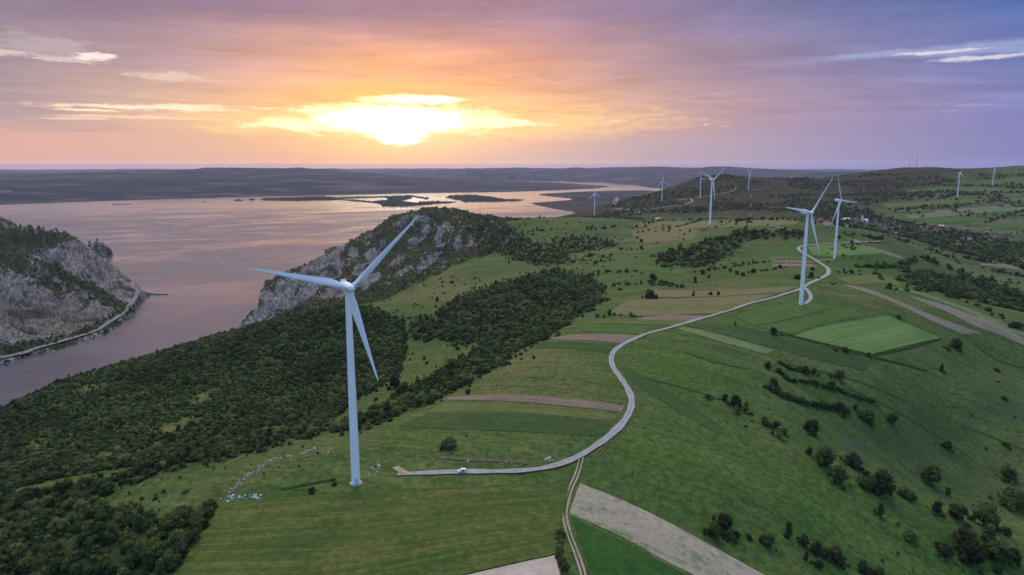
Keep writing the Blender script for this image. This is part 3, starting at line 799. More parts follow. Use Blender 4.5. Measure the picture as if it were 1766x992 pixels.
# ------------------------------------------------------------------ camera and render settings
cam = bpy.data.cameras.new('camera'); cam.sensor_width = 36; cam.lens = 36 * FPX / 1766; cam.clip_start = 1; cam.clip_end = 200000
co = bpy.data.objects.new('camera', cam); C.objects.link(co)
co.location = (0, 0, CZ); co.rotation_euler = (math.pi / 2 - PITCH, 0, 0)
sc = bpy.context.scene
sc.camera = co
sc.render.engine = 'CYCLES'
sc.view_settings.view_transform = 'Standard'; sc.view_settings.look = 'None'; sc.view_settings.gamma = 1; sc.view_settings.exposure = 0.30
sc.cycles.use_denoising = True
sc.cycles.max_bounces = 5; sc.cycles.diffuse_bounces = 2; sc.cycles.glossy_bounces = 2; sc.cycles.volume_bounces = 1; sc.cycles.transparent_max_bounces = 8
sc.cycles.volume_max_steps = 64
sc.cycles.sample_clamp_indirect = 4

# ------------------------------------------------------------------ wind turbines
white = simple('turbine_white', (0.76, 0.78, 0.79), 0.42, 0.4, 0.03, 0.15)
white2 = simple('blade_white', (0.76, 0.78, 0.79), 0.38, 0.4, 0.03, 0.1)
concrete = simple('concrete', (0.33, 0.31, 0.28), 0.9, 0.2, 0.2, 0.6)
darkgrey = simple('dark_grey', (0.07, 0.075, 0.08), 0.6, 0.3, 0.1, 1.0)

def tower_mesh():
    m = MB()
    prof = [(2.15, 0.0), (2.15, 0.25), (2.08, 0.26)]
    for k in range(1, 25):
        q = k / 24; z = 0.3 + (HUB_H - 2.3) * q
        r = 2.08 - 0.12 * q - 0.70 * q ** 1.5
        if k in (6, 12, 18): prof += [(r + 0.035, z - 0.12), (r + 0.035, z + 0.12)]
        prof.append((r, z + (0.13 if k in (6, 12, 18) else 0)))
    prof.append((1.30, HUB_H - 1.9))
    return m.lathe(prof, 40).mesh('tower', white, True, 35)
def blade_mesh():
    n = 16; V = []; F = []
    st_ = [(0.9, 1.9, 1.0, 0), (2.2, 1.9, 1.0, 0), (4.0, 2.2, 0.8, 14), (6.5, 3.1, 0.45, 13), (9.5, 3.6, 0.28, 11), (14, 3.25, 0.22, 8), (20, 2.65, 0.19, 5), (27, 2.05, 0.17, 3), (34, 1.5, 0.16, 1), (40, 1.05, 0.15, 0), (43.5, 0.7, 0.14, -1), (45.2, 0.34, 0.14, -1), (45.7, 0.08, 0.2, -1)]
    for (z, ch, th, tw) in st_:
        T = R(tw + 4); bend = -0.0009 * z * z
        for i in range(n):
            an = 2 * math.pi * i / n
            xx = math.cos(an); s = math.sin(an)
            cx = ch * 0.5 * xx
            prof = s * th * ch * 0.5 * (1.0 if th > 0.9 else (0.55 + 0.45 * -xx) if xx > 0 else 1.0)
            if th < 0.9: cx += ch * 0.5 - min(0.95, ch * 0.3)
            V.append((cx * math.cos(T) - prof * math.sin(T), cx * math.sin(T) + prof * math.cos(T) + bend, z))
    for j in range(len(st_) - 1):
        for i in range(n):
            F.append((j * n + i, j * n + (i + 1) % n, (j + 1) * n + (i + 1) % n, (j + 1) * n + i))
    F.append(tuple(range(n - 1, -1, -1))); F.append(tuple((len(st_) - 1) * n + i for i in range(n)))
    m = MB(); m.add(V, F); return m.mesh('blade', white2, True, 60)
def nacelle_mesh():
    # rounded box swept along y, cooler top at the tail
    m = MB(); n = 20; V = []; F = []
    secs = [(-2.6, 1.35, 1.45, 0), (-2.2, 1.7, 1.75, 0), (0, 1.85, 1.9, 0), (4.5, 1.8, 1.9, 0.05), (6.6, 1.65, 1.7, 0.2), (7.2, 1.3, 1.35, 0.3)]
    for (y, wx, hz, up) in secs:
        for i in range(n):
            an = 2 * math.pi * i / n; c_, s_ = math.cos(an), math.sin(an)
            k = 0.55
            V.append((wx * math.copysign(abs(c_) ** k, c_), y, hz * math.copysign(abs(s_) ** k, s_) + up))
    for j in range(len(secs) - 1):
        for i in range(n): F.append((j * n + i, j * n + (i + 1) % n, (j + 1) * n + (i + 1) % n, (j + 1) * n + i))
    F.append(tuple(range(n - 1, -1, -1))); F.append(tuple((len(secs) - 1) * n + i for i in range(n)))
    m.add(V, F); m.tube((0, 0, -2.6), (0, 0, -1.5), 1.45, 1.5, 24)
    return m.mesh('nacelle', white, True, 40)
def hub_mesh():
    m = MB(); prof = [(0.05, 2.3), (0.6, 2.2), (1.1, 1.85), (1.5, 1.2), (1.68, 0.4), (1.7, -0.6), (1.55, -1.2)]
    m.lathe([(r, z) for r, z in prof], 28)
    m.v = [(x, -z, y) for (x, y, z) in m.v]
    for k in range(3):
        an = k * 2 * math.pi / 3
    return m.mesh('hub', white, True, 40)
TM, BM, NM, HM = tower_mesh(), blade_mesh(), nacelle_mesh(), hub_mesh()
door_me = MB().box((0, 0, 1.1), (0.95, 0.10, 2.2)).box((0, -0.25, -0.25), (1.4, 0.9, 0.5)).mesh('door', simple('door_grey', (0.30, 0.34, 0.38), 0.5), False)
found_me = MB().lathe([(3.1, -2.5), (3.1, 0.10), (2.9, 0.24), (2.3, 0.30)], 40).mesh('foundation', concrete, True, 30)
cool_me = MB().box((0, 5.6, 2.15), (2.4, 1.5, 0.7)).tube((0.6, 5.2, 2.4), (0.6, 5.2, 3.6), 0.05).tube((-0.6, 5.2, 2.4), (-0.6, 5.2, 3.6), 0.05).box((0.6, 5.2, 3.6), (0.35, 0.35, 0.15)).mesh('cooler', white, False)
TLAB = ['nearest and largest white wind turbine, tower standing in the grass by the parked van',
        'white wind turbine on the gravel pad beside the winding road, second nearest',
        'white wind turbine behind the bright green patch where the road bends',
        'white wind turbine with a Y shaped rotor on the crest of the middle fields',
        'small distant wind turbine standing before the river flats, left of the dark hill',
        'small distant wind turbine on the left flank of the dark hill above the pale track',
        'small distant wind turbine on the dark hill, just left of the Y shaped one',
        'small distant wind turbine on the dark hill above the red and white mast',
        'small distant wind turbine above the green farm strips, left of the last one',
        'farthest right wind turbine, its hub level with the skyline']
YAW = R(32)
for i, ((u, v, vh, th), pos) in enumerate(zip(TURB, TB)):
    z = float(height(pos[0], pos[1]))
    e = empty('wind_turbine', (pos[0], pos[1], z), 0)
    tag(e, TLAB[i], 'wind turbine', 'wind turbines on the ridge')
    dz_ = pos[2] - z
    obj('tower', TM, e, (0, 0, dz_ * 0 + 0.3))
    obj('foundation', found_me, e, (0, 0, 0.0))
    if i < 4:
        dd = obj('door', door_me, e, (2.02 * math.sin(R(20)), -2.02 * math.cos(R(20)), 0.85), (0, 0, R(20)))
    yaw = YAW if i < 4 else YAW + R(random.uniform(-6, 6))
    nac = obj('nacelle', NM, e, (0, 0, HUB_H), (0, 0, yaw))
    if i < 4: obj('cooler', cool_me, nac)
    hx, hy = 4.2 * math.sin(yaw), -4.2 * math.cos(yaw)
    obj('hub', HM, e, (hx, hy, HUB_H), (0, 0, yaw))
    for k in range(3):
        q = Matrix.Rotation(yaw, 4, 'Z') @ Matrix.Rotation(R(90 - th - 120 * k), 4, 'Y')
        obj('blade', BM, e, (hx, hy, HUB_H), q.to_euler())
#@@END2
# ------------------------------------------------------------------ fields, drawn as strips draped over the ground
def hits(u, v):
    u = np.ravel(u).astype(float); v = np.ravel(v).astype(float)
    X, Y, Z = ray(u, v); az_ = np.arctan2(X, Y); s = Z / np.hypot(X, Y)
    out = np.zeros((len(u), 3))
    jm = np.searchsorted(RR, 9000.0)
    for i in range(0, len(u), 3000):
        ia, fa = gidx(AZ, az_[i:i+3000])
        prof = Zf[ia, 8:jm] * (1 - fa)[:, None] + Zf[ia + 1, 8:jm] * fa[:, None]
        g = CZ + s[i:i+3000, None] * RR[None, 8:jm] - prof
        j = np.argmax(g <= 0, 1); j = np.where((g <= 0).any(1), j, g.shape[1] - 1); j = np.maximum(j, 1)
        q = np.arange(len(j)); g0, g1 = g[q, j - 1], g[q, j]
        tt = np.clip(g0 / np.where(np.abs(g0 - g1) < 1e-9, 1, g0 - g1), 0, 1)
        r = RR[8 + j - 1] + (RR[8 + j] - RR[8 + j - 1]) * tt
        x, y = np.sin(az_[i:i+3000]) * r, np.cos(az_[i:i+3000]) * r
        out[i:i+3000] = np.stack([x, y, height(x, y)], -1)
    return out

def resample(pl, n):
    pl = np.array(pl, float)
    # centripetal-ish smoothing of the outline
    d = np.concatenate([[0], np.cumsum(np.hypot(*(pl[1:] - pl[:-1]).T))]); d /= d[-1]
    q = np.linspace(0, 1, n)
    m = upcub(pl, d, q) if len(pl) > 2 else np.stack([np.interp(q, d, pl[:, 0]), np.interp(q, d, pl[:, 1])], -1)
    return m

def field_mat(name, c1, c2, c3=None, row=0.9, rowamt=0.35, patch=0.03, speck=0.35, c3amt=0.5, along=0.02):
    m, t, b = new_mat(name)
    uv = S(t, t.nodes.new('ShaderNodeUVMap').outputs[0]); p = wpos(t)
    n1 = noise(t, p, patch, 5, 0.65); n2 = noise(t, p, 0.3, 4, 0.7); n3 = noise(t, p, 1.4, 3, 0.7)
    rows = noise(t, mapv(t, uv, (along, row, 1)), 1.0, 3, 0.6)
    rows2 = noise(t, mapv(t, uv, (along * 0.3, row * 0.22, 1)), 1.0, 3, 0.6)
    c = mixc(t, (n1 * 0.6 + rows2 * 0.4).step(0.38, 0.62), c1, c2)
    if c3: c = mixc(t, (n2 * 0.32 + n1 * 0.18 + rows2 * 0.5 + (rows - 0.5) * 0.25).step(0.49, 0.58) * c3amt, c, c3)
    c = scalec(t, c, rows.lin(0.3, 0.7, 1 - rowamt, 1 + rowamt) * n2.lin(0.3, 0.7, 1 - speck, 1 + speck) * n3.lin(0.3, 0.7, 1 - speck * 0.7, 1 + speck * 0.7))
    setc(t, b, c, 0.95, 0.08)
    bump(t, b, rows * 0.5 + n2 * 0.5 + n3 * 0.2, 0.6, 0.8)
    return m

FMAT = {
 'wheat': field_mat('wheat_crop', (0.050, 0.086, 0.020), (0.080, 0.100, 0.026), (0.124, 0.118, 0.034), 0.7, 0.22, 0.02, 0.26, 0.45, 0.012),
 'pale': field_mat('pale_stubble', (0.36, 0.30, 0.24), (0.44, 0.38, 0.31), None, 1.1, 0.16, 0.06, 0.12),
 'stubble': field_mat('stubble_with_weeds', (0.27, 0.235, 0.17), (0.34, 0.30, 0.23), (0.075, 0.115, 0.045), 0.22, 0.12, 0.12, 0.28, 0.85, 0.02),
 'deep': field_mat('deep_green_crop', (0.024, 0.072, 0.014), (0.034, 0.090, 0.018), None, 0.6, 0.12, 0.05, 0.28),
 'lushstrip': field_mat('lush_meadow_strip', (0.034, 0.074, 0.018), (0.046, 0.088, 0.022), None, 0.3, 0.14, 0.04, 0.3),
 'dark': field_mat('dark_green_crop', (0.040, 0.072, 0.021), (0.052, 0.086, 0.026), None, 0.5, 0.16, 0.03, 0.26),
 'brown': field_mat('ploughed_earth', (0.155, 0.118, 0.088), (0.195, 0.150, 0.112), None, 1.0, 0.22, 0.05, 0.18),
 'greybrown': field_mat('fallow_earth', (0.16, 0.14, 0.105), (0.21, 0.185, 0.14), (0.085, 0.105, 0.05), 0.4, 0.2, 0.05, 0.2, 0.55),
 'bright': field_mat('bright_green_crop', (0.088, 0.160, 0.042), (0.112, 0.186, 0.054), None, 0.22, 0.26, 0.02, 0.16, 0.5, 0.004),
 'green': field_mat('green_meadow_strip', (0.052, 0.105, 0.024), (0.068, 0.120, 0.030), None, 0.3, 0.16, 0.04, 0.2),
 'olive': field_mat('olive_meadow_strip', (0.085, 0.110, 0.032), (0.110, 0.128, 0.042), None, 0.3, 0.18, 0.04, 0.22),
 'tan': field_mat('dry_grass_strip', (0.135, 0.130, 0.055), (0.165, 0.150, 0.07), (0.08, 0.10, 0.035), 0.3, 0.2, 0.04, 0.25),
 'palegreen': field_mat('pale_green_strip', (0.105, 0.150, 0.060), (0.130, 0.175, 0.075), None, 0.4, 0.18, 0.05, 0.18),
 'bank': field_mat('dark_hedge_grass', (0.018, 0.036, 0.010), (0.030, 0.052, 0.014), None, 0.8, 0.3, 0.2, 0.4),  # dark grass and hedge growth along field boundaries
 'earthbank': field_mat('earth_bank', (0.12, 0.105, 0.065), (0.075, 0.085, 0.036), (0.05, 0.08, 0.025), 0.6, 0.3, 0.3, 0.4, 0.7),
}
FPOLY = []
def field(name, A, B, mat, lift=0.0, jag=0.6):
    FPOLY.append(list(A) + list(B)[::-1])
    LA = np.hypot(*(np.array(A)[1:] - np.array(A)[:-1]).T).sum(); LB = np.hypot(*(np.array(A[0]) - np.array(B[0])).T), 
    w = max(math.hypot(A[0][0] - B[0][0], A[0][1] - B[0][1]), math.hypot(A[-1][0] - B[-1][0], A[-1][1] - B[-1][1]))
    na = int(np.clip(LA / 2.6, 6, 260)); nb = int(np.clip(w / 1.7, 3, 110))
    a_, b_ = resample(A, na), resample(B, na)
    k = np.linspace(0, 1, nb)[None, :, None]
    G = a_[:, None] * (1 - k) + b_[:, None] * k
    gu, gv = G[..., 0], G[..., 1]
    sc_ = np.clip((gv - 300) / 250, 0.15, 1.0)
    gu = gu + gnoise(gu / 9 + 3, gv / 5) * jag * sc_ * 1.6; gv = gv + gnoise(gu / 9, gv / 5 + 7) * jag * sc_ * 0.7
    H = hits(gu, gv).reshape(na, nb, 3)
    H[..., 2] += 0.10 + 0.00030 * np.hypot(H[..., 0], H[..., 1]) + lift
    L = np.concatenate([[0], np.cumsum(np.linalg.norm(H[1:, nb // 2] - H[:-1, nb // 2], axis=-1))])
    V = np.concatenate([[0], np.cumsum(np.linalg.norm(H[na // 2, 1:] - H[na // 2, :-1], axis=-1))])
    uv = np.stack(np.meshgrid(L, V, indexing='ij'), -1).reshape(-1, 2)
    i = np.arange(na * nb).reshape(na, nb)
    q = np.stack([i[:-1, :-1], i[1:, :-1], i[1:, 1:], i[:-1, 1:]], -1).reshape(-1, 4)
    P3 = H.reshape(-1, 3)
    nz = np.cross(P3[q[0, 1]] - P3[q[0, 0]], P3[q[0, 3]] - P3[q[0, 0]])[2]
    if nz < 0: q = q[:, ::-1]
    me = mesh_np(name, P3, np.ascontiguousarray(q), FMAT[mat], True, uv)
    return tag(obj(name, me), kind='structure')

field('wheat_field', [(372, 869), (480, 860), (600, 851), (700, 845), (800, 840), (900, 837), (982, 834)], [(262, 1050), (420, 1050), (560, 1045), (680, 1022), (790, 995), (880, 974), (958, 957)], 'wheat', 0.35)
field('stubble_field', [(788, 996), (870, 977), (957, 958)], [(760, 1060), (870, 1060), (985, 1060)], 'pale')
field('stubble_field', [(1000, 834), (1075, 864), (1150, 900), (1240, 949), (1320, 993), (1410, 1045)], [(981, 886), (1040, 912), (1090, 936), (1150, 969), (1200, 994), (1290, 1045)], 'stubble')
field('clover_field', [(985, 892), (1040, 918), (1090, 942), (1150, 974), (1192, 996), (1280, 1045)], [(1002, 940), (1016, 975), (1022, 992), (1024, 1010), (1026, 1030), (1030, 1050)], 'deep')
field('ploughed_field', [(774, 685), (830, 682), (890, 681), (960, 686), (1030, 693), (1077, 701)], [(770, 690), (830, 691), (890, 693), (960, 699), (1030, 706), (1072, 711)], 'brown')
field('meadow_strip', [(768, 694), (890, 697), (980, 704), (1064, 716)], [(735, 712), (850, 711), (950, 716), (1058, 728)], 'olive')
field('crop_strip', [(735, 714), (850, 713), (950, 718), (1057, 731)], [(690, 736), (800, 741), (920, 746), (1036, 753)], 'dark')
field('ploughed_field', [(952, 583), (990, 577), (1040, 576), (1102, 579)], [(950, 586), (990, 587), (1030, 588), (1078, 594)], 'brown')
field('crop_strip', [(930, 590), (990, 590), (1064, 596)], [(922, 601), (990, 602), (1052, 609)], 'dark')
field('crop_strip', [(1004, 562), (1060, 560), (1125, 565)], [(1000, 572), (1050, 573), (1108, 577)], 'green')
field('meadow_strip', [(1030, 553), (1090, 551), (1190, 553)], [(1004, 560), (1060, 558), (1160, 563)], 'olive')
field('ploughed_field', [(1098, 549), (1150, 544), (1217, 545)], [(1096, 552), (1150, 554), (1196, 553)], 'brown')
field('meadow_strip', [(1082, 518), (1160, 516), (1250, 512), (1342, 507)], [(1046, 543), (1110, 545), (1180, 543), (1232, 541)], 'tan')
field('crop_strip', [(1082, 527), (1160, 527), (1260, 524), (1302, 521)], [(1070, 533), (1150, 534), (1230, 532), (1280, 528)], 'olive')
field('dry_meadow', [(1128, 500), (1220, 502), (1300, 498), (1376, 495)], [(1100, 512), (1200, 513), (1280, 509), (1350, 505)], 'tan')
field('bright_crop_field', [(1370, 580), (1410, 566), (1470, 555), (1530, 545)], [(1502, 612), (1540, 603), (1580, 593), (1622, 584)], 'bright', 0.3, 0.3)
field('crop_strip', [(1266, 546), (1300, 534), (1340, 526), (1392, 520)], [(1300, 562), (1350, 553), (1395, 543), (1430, 532)], 'green')
field('crop_strip', [(1303, 563), (1350, 556), (1400, 546), (1450, 532)], [(1368, 577), (1400, 565), (1450, 553), (1500, 545)], 'green')
field('pale_strip', [(1178, 564), (1215, 571), (1260, 583), (1336, 604)], [(1166, 568), (1205, 578), (1250, 592), (1322, 612)], 'palegreen')
field('crop_strip', [(1210, 557), (1270, 564), (1340, 576), (1420, 596), (1510, 618)], [(1184, 563), (1240, 575), (1310, 594), (1390, 616), (1490, 640)], 'dark')
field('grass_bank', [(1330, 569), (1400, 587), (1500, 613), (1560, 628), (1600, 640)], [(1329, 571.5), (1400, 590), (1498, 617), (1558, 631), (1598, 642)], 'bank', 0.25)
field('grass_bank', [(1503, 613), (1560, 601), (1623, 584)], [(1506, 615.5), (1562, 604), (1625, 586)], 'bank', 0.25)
field('fallow_strip', [(1450, 490), (1490, 497), (1540, 515), (1610, 545), (1692, 575)], [(1462, 495), (1500, 507), (1540, 522), (1600, 551), (1660, 577)], 'greybrown')
field('fallow_strip', [(1562, 509), (1620, 523), (1680, 545), (1720, 560), (1790, 596)], [(1590, 522), (1630, 537), (1680, 562), (1722, 577), (1790, 607)], 'greybrown')
field('pale_strip', [(1530, 495), (1580, 503), (1640, 522), (1710, 548), (1790, 585)], [(1540, 499), (1585, 509), (1640, 528), (1705, 555), (1790, 592)], 'palegreen')
for q in range(3):
    field('ploughed_field', [(1328 + 2 * q, 443 + q * 6.5), (1360, 442.5 + q * 6.5), (1385 + q * 9, 443.5 + q * 6.5)], [(1327 + 2 * q, 447.5 + q * 6.5), (1360, 447 + q * 6.5), (1391 + q * 9, 448 + q * 6.5)], 'brown')
field('bright_crop_field', [(1392, 424), (1430, 422), (1470, 422), (1500, 428)], [(1402, 441), (1430, 442), (1470, 441), (1522, 438)], 'bright')
field('fallow_strip', [(1466, 421), (1490, 424), (1530, 434), (1562, 447)], [(1480, 423), (1495, 428), (1525, 438), (1552, 447)], 'greybrown')
field('dry_meadow', [(1100, 384), (1180, 383), (1300, 380), (1380, 382)], [(1090, 392), (1180, 395), (1280, 392), (1370, 388)], 'tan')
field('crop_strip', [(1085, 396), (1150, 392), (1210, 398)], [(1100, 420), (1150, 418), (1195, 414)], 'tan')
field('crop_strip', [(1110, 432), (1160, 422), (1210, 416)], [(1070, 440), (1110, 438), (1150, 436)], 'green')
field('crop_strip', [(1290, 455), (1340, 428), (1400, 415)], [(1310, 470), (1340, 455), (1380, 446)], 'green')
field('crop_strip', [(1000, 452), (1100, 449), (1180, 462)], [(1060, 468), (1120, 468), (1180, 474)], 'green')
field('crop_strip', [(1440, 480), (1500, 474), (1540, 480)], [(1470, 492), (1520, 490), (1560, 497)], 'olive')
# strips beyond the village
for (A, B, mt) in [([(1520, 352), (1600, 347), (1700, 343), (1790, 341)], [(1530, 359), (1610, 355), (1700, 350), (1790, 347)], 'olive'),
                   ([(1560, 372), (1620, 366), (1700, 360), (1790, 357)], [(1570, 378), (1640, 373), (1710, 367), (1790, 363)], 'palegreen'),
                   ([(1580, 382), (1650, 376), (1720, 371)], [(1600, 387), (1660, 383), (1725, 377)], 'green'),
                   ([(1610, 364), (1680, 358), (1740, 354)], [(1615, 366.5), (1690, 361), (1745, 357)], 'brown'),
                   ([(1690, 392), (1740, 386), (1790, 384)], [(1700, 398), (1745, 394), (1790, 392)], 'green'),
                   ([(1690, 332), (1740, 326), (1790, 322)], [(1690, 337), (1745, 332), (1790, 329)], 'green'),
                   ([(1560, 330), (1600, 325), (1640, 322)], [(1570, 335), (1610, 331), (1645, 328)], 'green'),
                   ([(1690, 455), (1730, 456), (1790, 462)], [(1690, 458), (1730, 462), (1790, 470)], 'greybrown')]:
    field('crop_strip', A, B, mt)
field('crop_strip', [(1078, 632), (1130, 662), (1190, 700), (1248, 738)], [(1080, 650), (1124, 680), (1180, 716), (1240, 750)], 'lushstrip')
for A in ([(1344, 622), (1390, 636), (1440, 646), (1500, 664), (1570, 694)], [(1460, 668), (1520, 694), (1600, 740), (1680, 792)], [(1660, 735), (1700, 748), (1766, 775)], [(1680, 592), (1720, 620), (1790, 640)], [(1180, 606), (1230, 622), (1290, 636)], [(1110, 650), (1180, 668), (1250, 690)]):
    field('grass_bank', A, [(q[0] - 1, q[1] + 2.2) for q in A], 'dark', 0.15, 2.0)
field('earth_bank', [(738, 786), (790, 789), (850, 791), (912, 798)], [(750, 790), (800, 795), (860, 798), (912, 801)], 'earthbank', 0.1, 2.5)
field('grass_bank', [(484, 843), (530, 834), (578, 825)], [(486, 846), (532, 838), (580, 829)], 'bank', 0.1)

# ------------------------------------------------------------------ roads and tracks
def ribbon(name, px, width, mat, lift=0.18, step=2.0, off=0.0, world=None, wvar=0.0):
    pts = hits(*np.array(px, float).T)[:, :2] if world is None else np.array(world, float)
    d = np.concatenate([[0], np.cumsum(np.hypot(*(pts[1:] - pts[:-1]).T))])
    q = np.arange(0, d[-1], step)
    c = upcub(pts, d, q)
    for _ in range(6): c[1:-1] = (c[:-2] + 2 * c[1:-1] + c[2:]) / 4
    tg = np.gradient(c, axis=0); tg /= np.linalg.norm(tg, axis=1, keepdims=True) + 1e-9
    nr = np.stack([-tg[:, 1], tg[:, 0]], -1)
    wd = width * (1 + wvar * gnoise(q / 12, q * 0 + 3.3)); kk = np.linspace(-0.5, 0.5, 7)
    XY = c[:, None] + nr[:, None] * (kk[None, :, None] * wd[:, None, None] + off)
    Z = height(XY[..., 0], XY[..., 1])
    r = np.hypot(c[:, 0], c[:, 1])[:, None]
    Z = 0.35 * Z + 0.65 * Z.max(1, keepdims=True) + lift + 0.0004 * r
    for _ in range(3): Z[1:-1] = np.maximum(Z[1:-1], (Z[:-2] + Z[1:-1] + Z[2:]) / 3)
    Vv = np.concatenate([XY, Z[..., None]], -1).reshape(-1, 3)
    i = np.arange(len(q) * 7).reshape(len(q), 7)
    f = np.stack([i[:-1, :-1], i[:-1, 1:], i[1:, 1:], i[1:, :-1]], -1).reshape(-1, 4)
    if np.cross(Vv[f[0, 1]] - Vv[f[0, 0]], Vv[f[0, 3]] - Vv[f[0, 0]])[2] < 0: f = f[:, ::-1]
    uv = np.stack(np.meshgrid(q, kk, indexing='ij'), -1).reshape(-1, 2)
    return Vv, np.ascontiguousarray(f), uv, c

def gravel(name, c1, c2, edge):
    m, t, b = new_mat(name)
    uv = S(t, t.nodes.new('ShaderNodeUVMap').outputs[0]); p = wpos(t)
    across = sepxyz(t, uv)[1].abs()
    n1 = noise(t, p, 0.25, 5, 0.7); n2 = noise(t, p, 2.2, 3, 0.7)
    c = mixc(t, n1.step(0.35, 0.65), c1, c2)
    c = mixc(t, (across + (n1 - 0.5) * 0.55).step(0.32, 0.50) * 0.9, c, edge)
    c = mixc(t, (across + (n1 - 0.5) * 0.12).step(0.11, 0.02) * 0.5, c, edge)
    c = scalec(t, c, n2.lin(0.3, 0.7, 0.84, 1.16))
    setc(t, b, c, 0.95, 0.1); bump(t, b, n2 + n1, 0.4, 0.3)
    return m
GR = gravel('gravel', (0.25, 0.25, 0.26), (0.34, 0.335, 0.34), (0.15, 0.15, 0.11))
DT = gravel('dirt', (0.27, 0.23, 0.17), (0.35, 0.30, 0.23), (0.12, 0.13, 0.06))
def road(name, px, width, mat, **k):
    V, f, uv, c = ribbon(name, px, width, mat, **k)
    return tag(obj(name, mesh_np(name, V, f, mat, True, uv)), kind='structure')
road('gravel_road', [(686, 818), (740, 816), (800, 814), (860, 814), (905, 812.5), (940, 808), (970, 800), (1000, 787), (1030, 768), (1060, 745), (1078, 725), (1088, 705), (1089, 688), (1082, 670), (1070, 652), (1058, 635), (1054, 619), (1061, 604),
                     (1085, 589), (1115, 576), (1160, 564), (1205, 551), (1250, 538), (1300, 522), (1340, 512), (1375, 501), (1400, 487)], 4.5, GR, wvar=0.28)
road('gravel_road', [(1396, 489), (1412, 482), (1426, 475), (1429, 467), (1420, 458), (1406, 449), (1392, 441), (1380, 434), (1376, 428), (1384, 424), (1400, 423), (1440, 421), (1480, 419), (1500, 418)], 6.0, GR, step=4.0)
road('gravel_road', [(1384, 494), (1392, 501), (1398, 510), (1396, 519), (1388, 525)], 4.5, GR)
road('gravel_road', [(1406, 450), (1420, 449.5), (1440, 448.5)], 4.5, GR, step=3)
road('gravel_pad', [(1472, 415.5), (1482, 417.5), (1490, 419.5)], 12, GR, step=3)
road('dirt_spur', [(682, 806), (690, 813), (706, 818)], 4.0, DT)
Vs, Fs, Us, nb_ = [], [], [], 0
for off in (-0.85, 0.85):
    V, f, uv, c = ribbon('t', [(1003, 789), (999, 806), (993, 824), (983, 846), (976, 872), (974, 892), (980, 918), (990, 945), (1000, 972), (1008, 1000), (1016, 1040)], 0.85, DT, off=off, step=1.0, wvar=0.35, lift=0.28)
    Vs.append(V); Fs.append(f + nb_); Us.append(uv * np.array([1, 0.6])); nb_ += len(V)
tag(obj('dirt_track', mesh_np('dirt_track', np.concatenate(Vs), np.concatenate(Fs), DT, True, np.concatenate(Us))), kind='structure')
Vs, Fs, Us, nb_ = [], [], [], 0
TRK = field_mat('worn_grass', (0.12, 0.13, 0.05), (0.15, 0.15, 0.065), None)
for off in (-0.8, 0.8):
    V, f, uv, c = ribbon('t', [(1076, 738), (1066, 752), (1050, 766), (1032, 782), (1020, 800)], 0.6, TRK, off=off, step=1.0, wvar=0.4)
    Vs.append(V); Fs.append(f + nb_); Us.append(uv); nb_ += len(V)
tag(obj('grass_track', mesh_np('grass_track', np.concatenate(Vs), np.concatenate(Fs), TRK, True, np.concatenate(Us))), kind='structure')
for (px, wd) in [([(1046, 361), (1062, 360.5), (1078, 363), (1100, 363), (1130, 360), (1160, 356), (1185, 352), (1194, 346.5), (1188, 343), (1170, 346)], 11), ([(1200, 343), (1225, 338), (1250, 333), (1270, 330), (1300, 328), (1330, 326)], 10),
                 ([(1262, 329), (1268, 326), (1270, 324)], 9), ([(1600, 347), (1640, 342), (1660, 339)], 6), ([(1700, 413), (1720, 416), (1732, 418)], 7), ([(1704, 429), (1714, 427), (1722, 426)], 6),
                 ([(1316, 388), (1340, 392), (1352, 395)], 6), ([(1460, 412), (1480, 416), (1500, 418), (1520, 417)], 6)]:
    road('dirt_road', px, wd, DT, step=6.0)
SHORE = [(-60, 632), (0, 619), (30, 612), (60, 603), (100, 592), (150, 577), (185, 559), (207, 546), (222, 531), (233, 516), (238, 505), (234, 499)]
road('shore_road', SHORE, 12, gravel('asphalt', (0.16, 0.16, 0.165), (0.22, 0.22, 0.225), (0.14, 0.14, 0.13)), step=5.0, lift=1.2)

# ------------------------------------------------------------------ trees
def foliage(name, stops, trans=0.25):
    m, t, b = new_mat(name)
    oi = t.nodes.new('ShaderNodeObjectInfo'); rnd = S(t, oi.outputs['Random'])
    tc = S(t, t.nodes.new('ShaderNodeTexCoord').outputs['Object'])
    n1 = noise(t, tc, 2.2, 3, 0.6)
    c = ramp(t, rnd * 0.75 + n1 * 0.25, stops)
    big = noise(t, wpos(t), 0.012, 3, 0.6)
    c = scalec(t, c, n1.lin(0.3, 0.7, 0.75, 1.25) * big.lin(0.35, 0.65, 0.58, 1.30) * 0.88)
    setc(t, b, c, 0.75, 0.15)
    tr = t.nodes.new('ShaderNodeBsdfTranslucent'); t.links.new(scalec(t, c, 1.2).k, tr.inputs[0])
    mx = t.nodes.new('ShaderNodeMixShader'); mx.inputs[0].default_value = trans
    t.links.new(b.outputs[0], mx.inputs[1]); t.links.new(tr.outputs[0], mx.inputs[2])
    t.links.new(mx.outputs[0], t.nodes['Material Output'].inputs[0])
    return m
LEAF = foliage('leaves', [(0.1, (0.040, 0.070, 0.024)), (0.3, (0.066, 0.106, 0.030)), (0.5, (0.100, 0.140, 0.038)), (0.72, (0.145, 0.172, 0.046)), (0.92, (0.195, 0.195, 0.062))])
LEAFD = foliage('dark_leaves', [(0.1, (0.030, 0.054, 0.020)), (0.5, (0.050, 0.082, 0.026)), (0.9, (0.084, 0.118, 0.036))])
LEAFY = foliage('yellow_green_leaves', [(0.1, (0.12, 0.155, 0.035)), (0.9, (0.19, 0.20, 0.055))])
LEAFR = foliage('russet_leaves', [(0.1, (0.060, 0.074, 0.027)), (0.9, (0.098, 0.106, 0.040))])
BARK = simple('bark', (0.075, 0.060, 0.045), 0.95, 0.1, 0.3, 3.0)

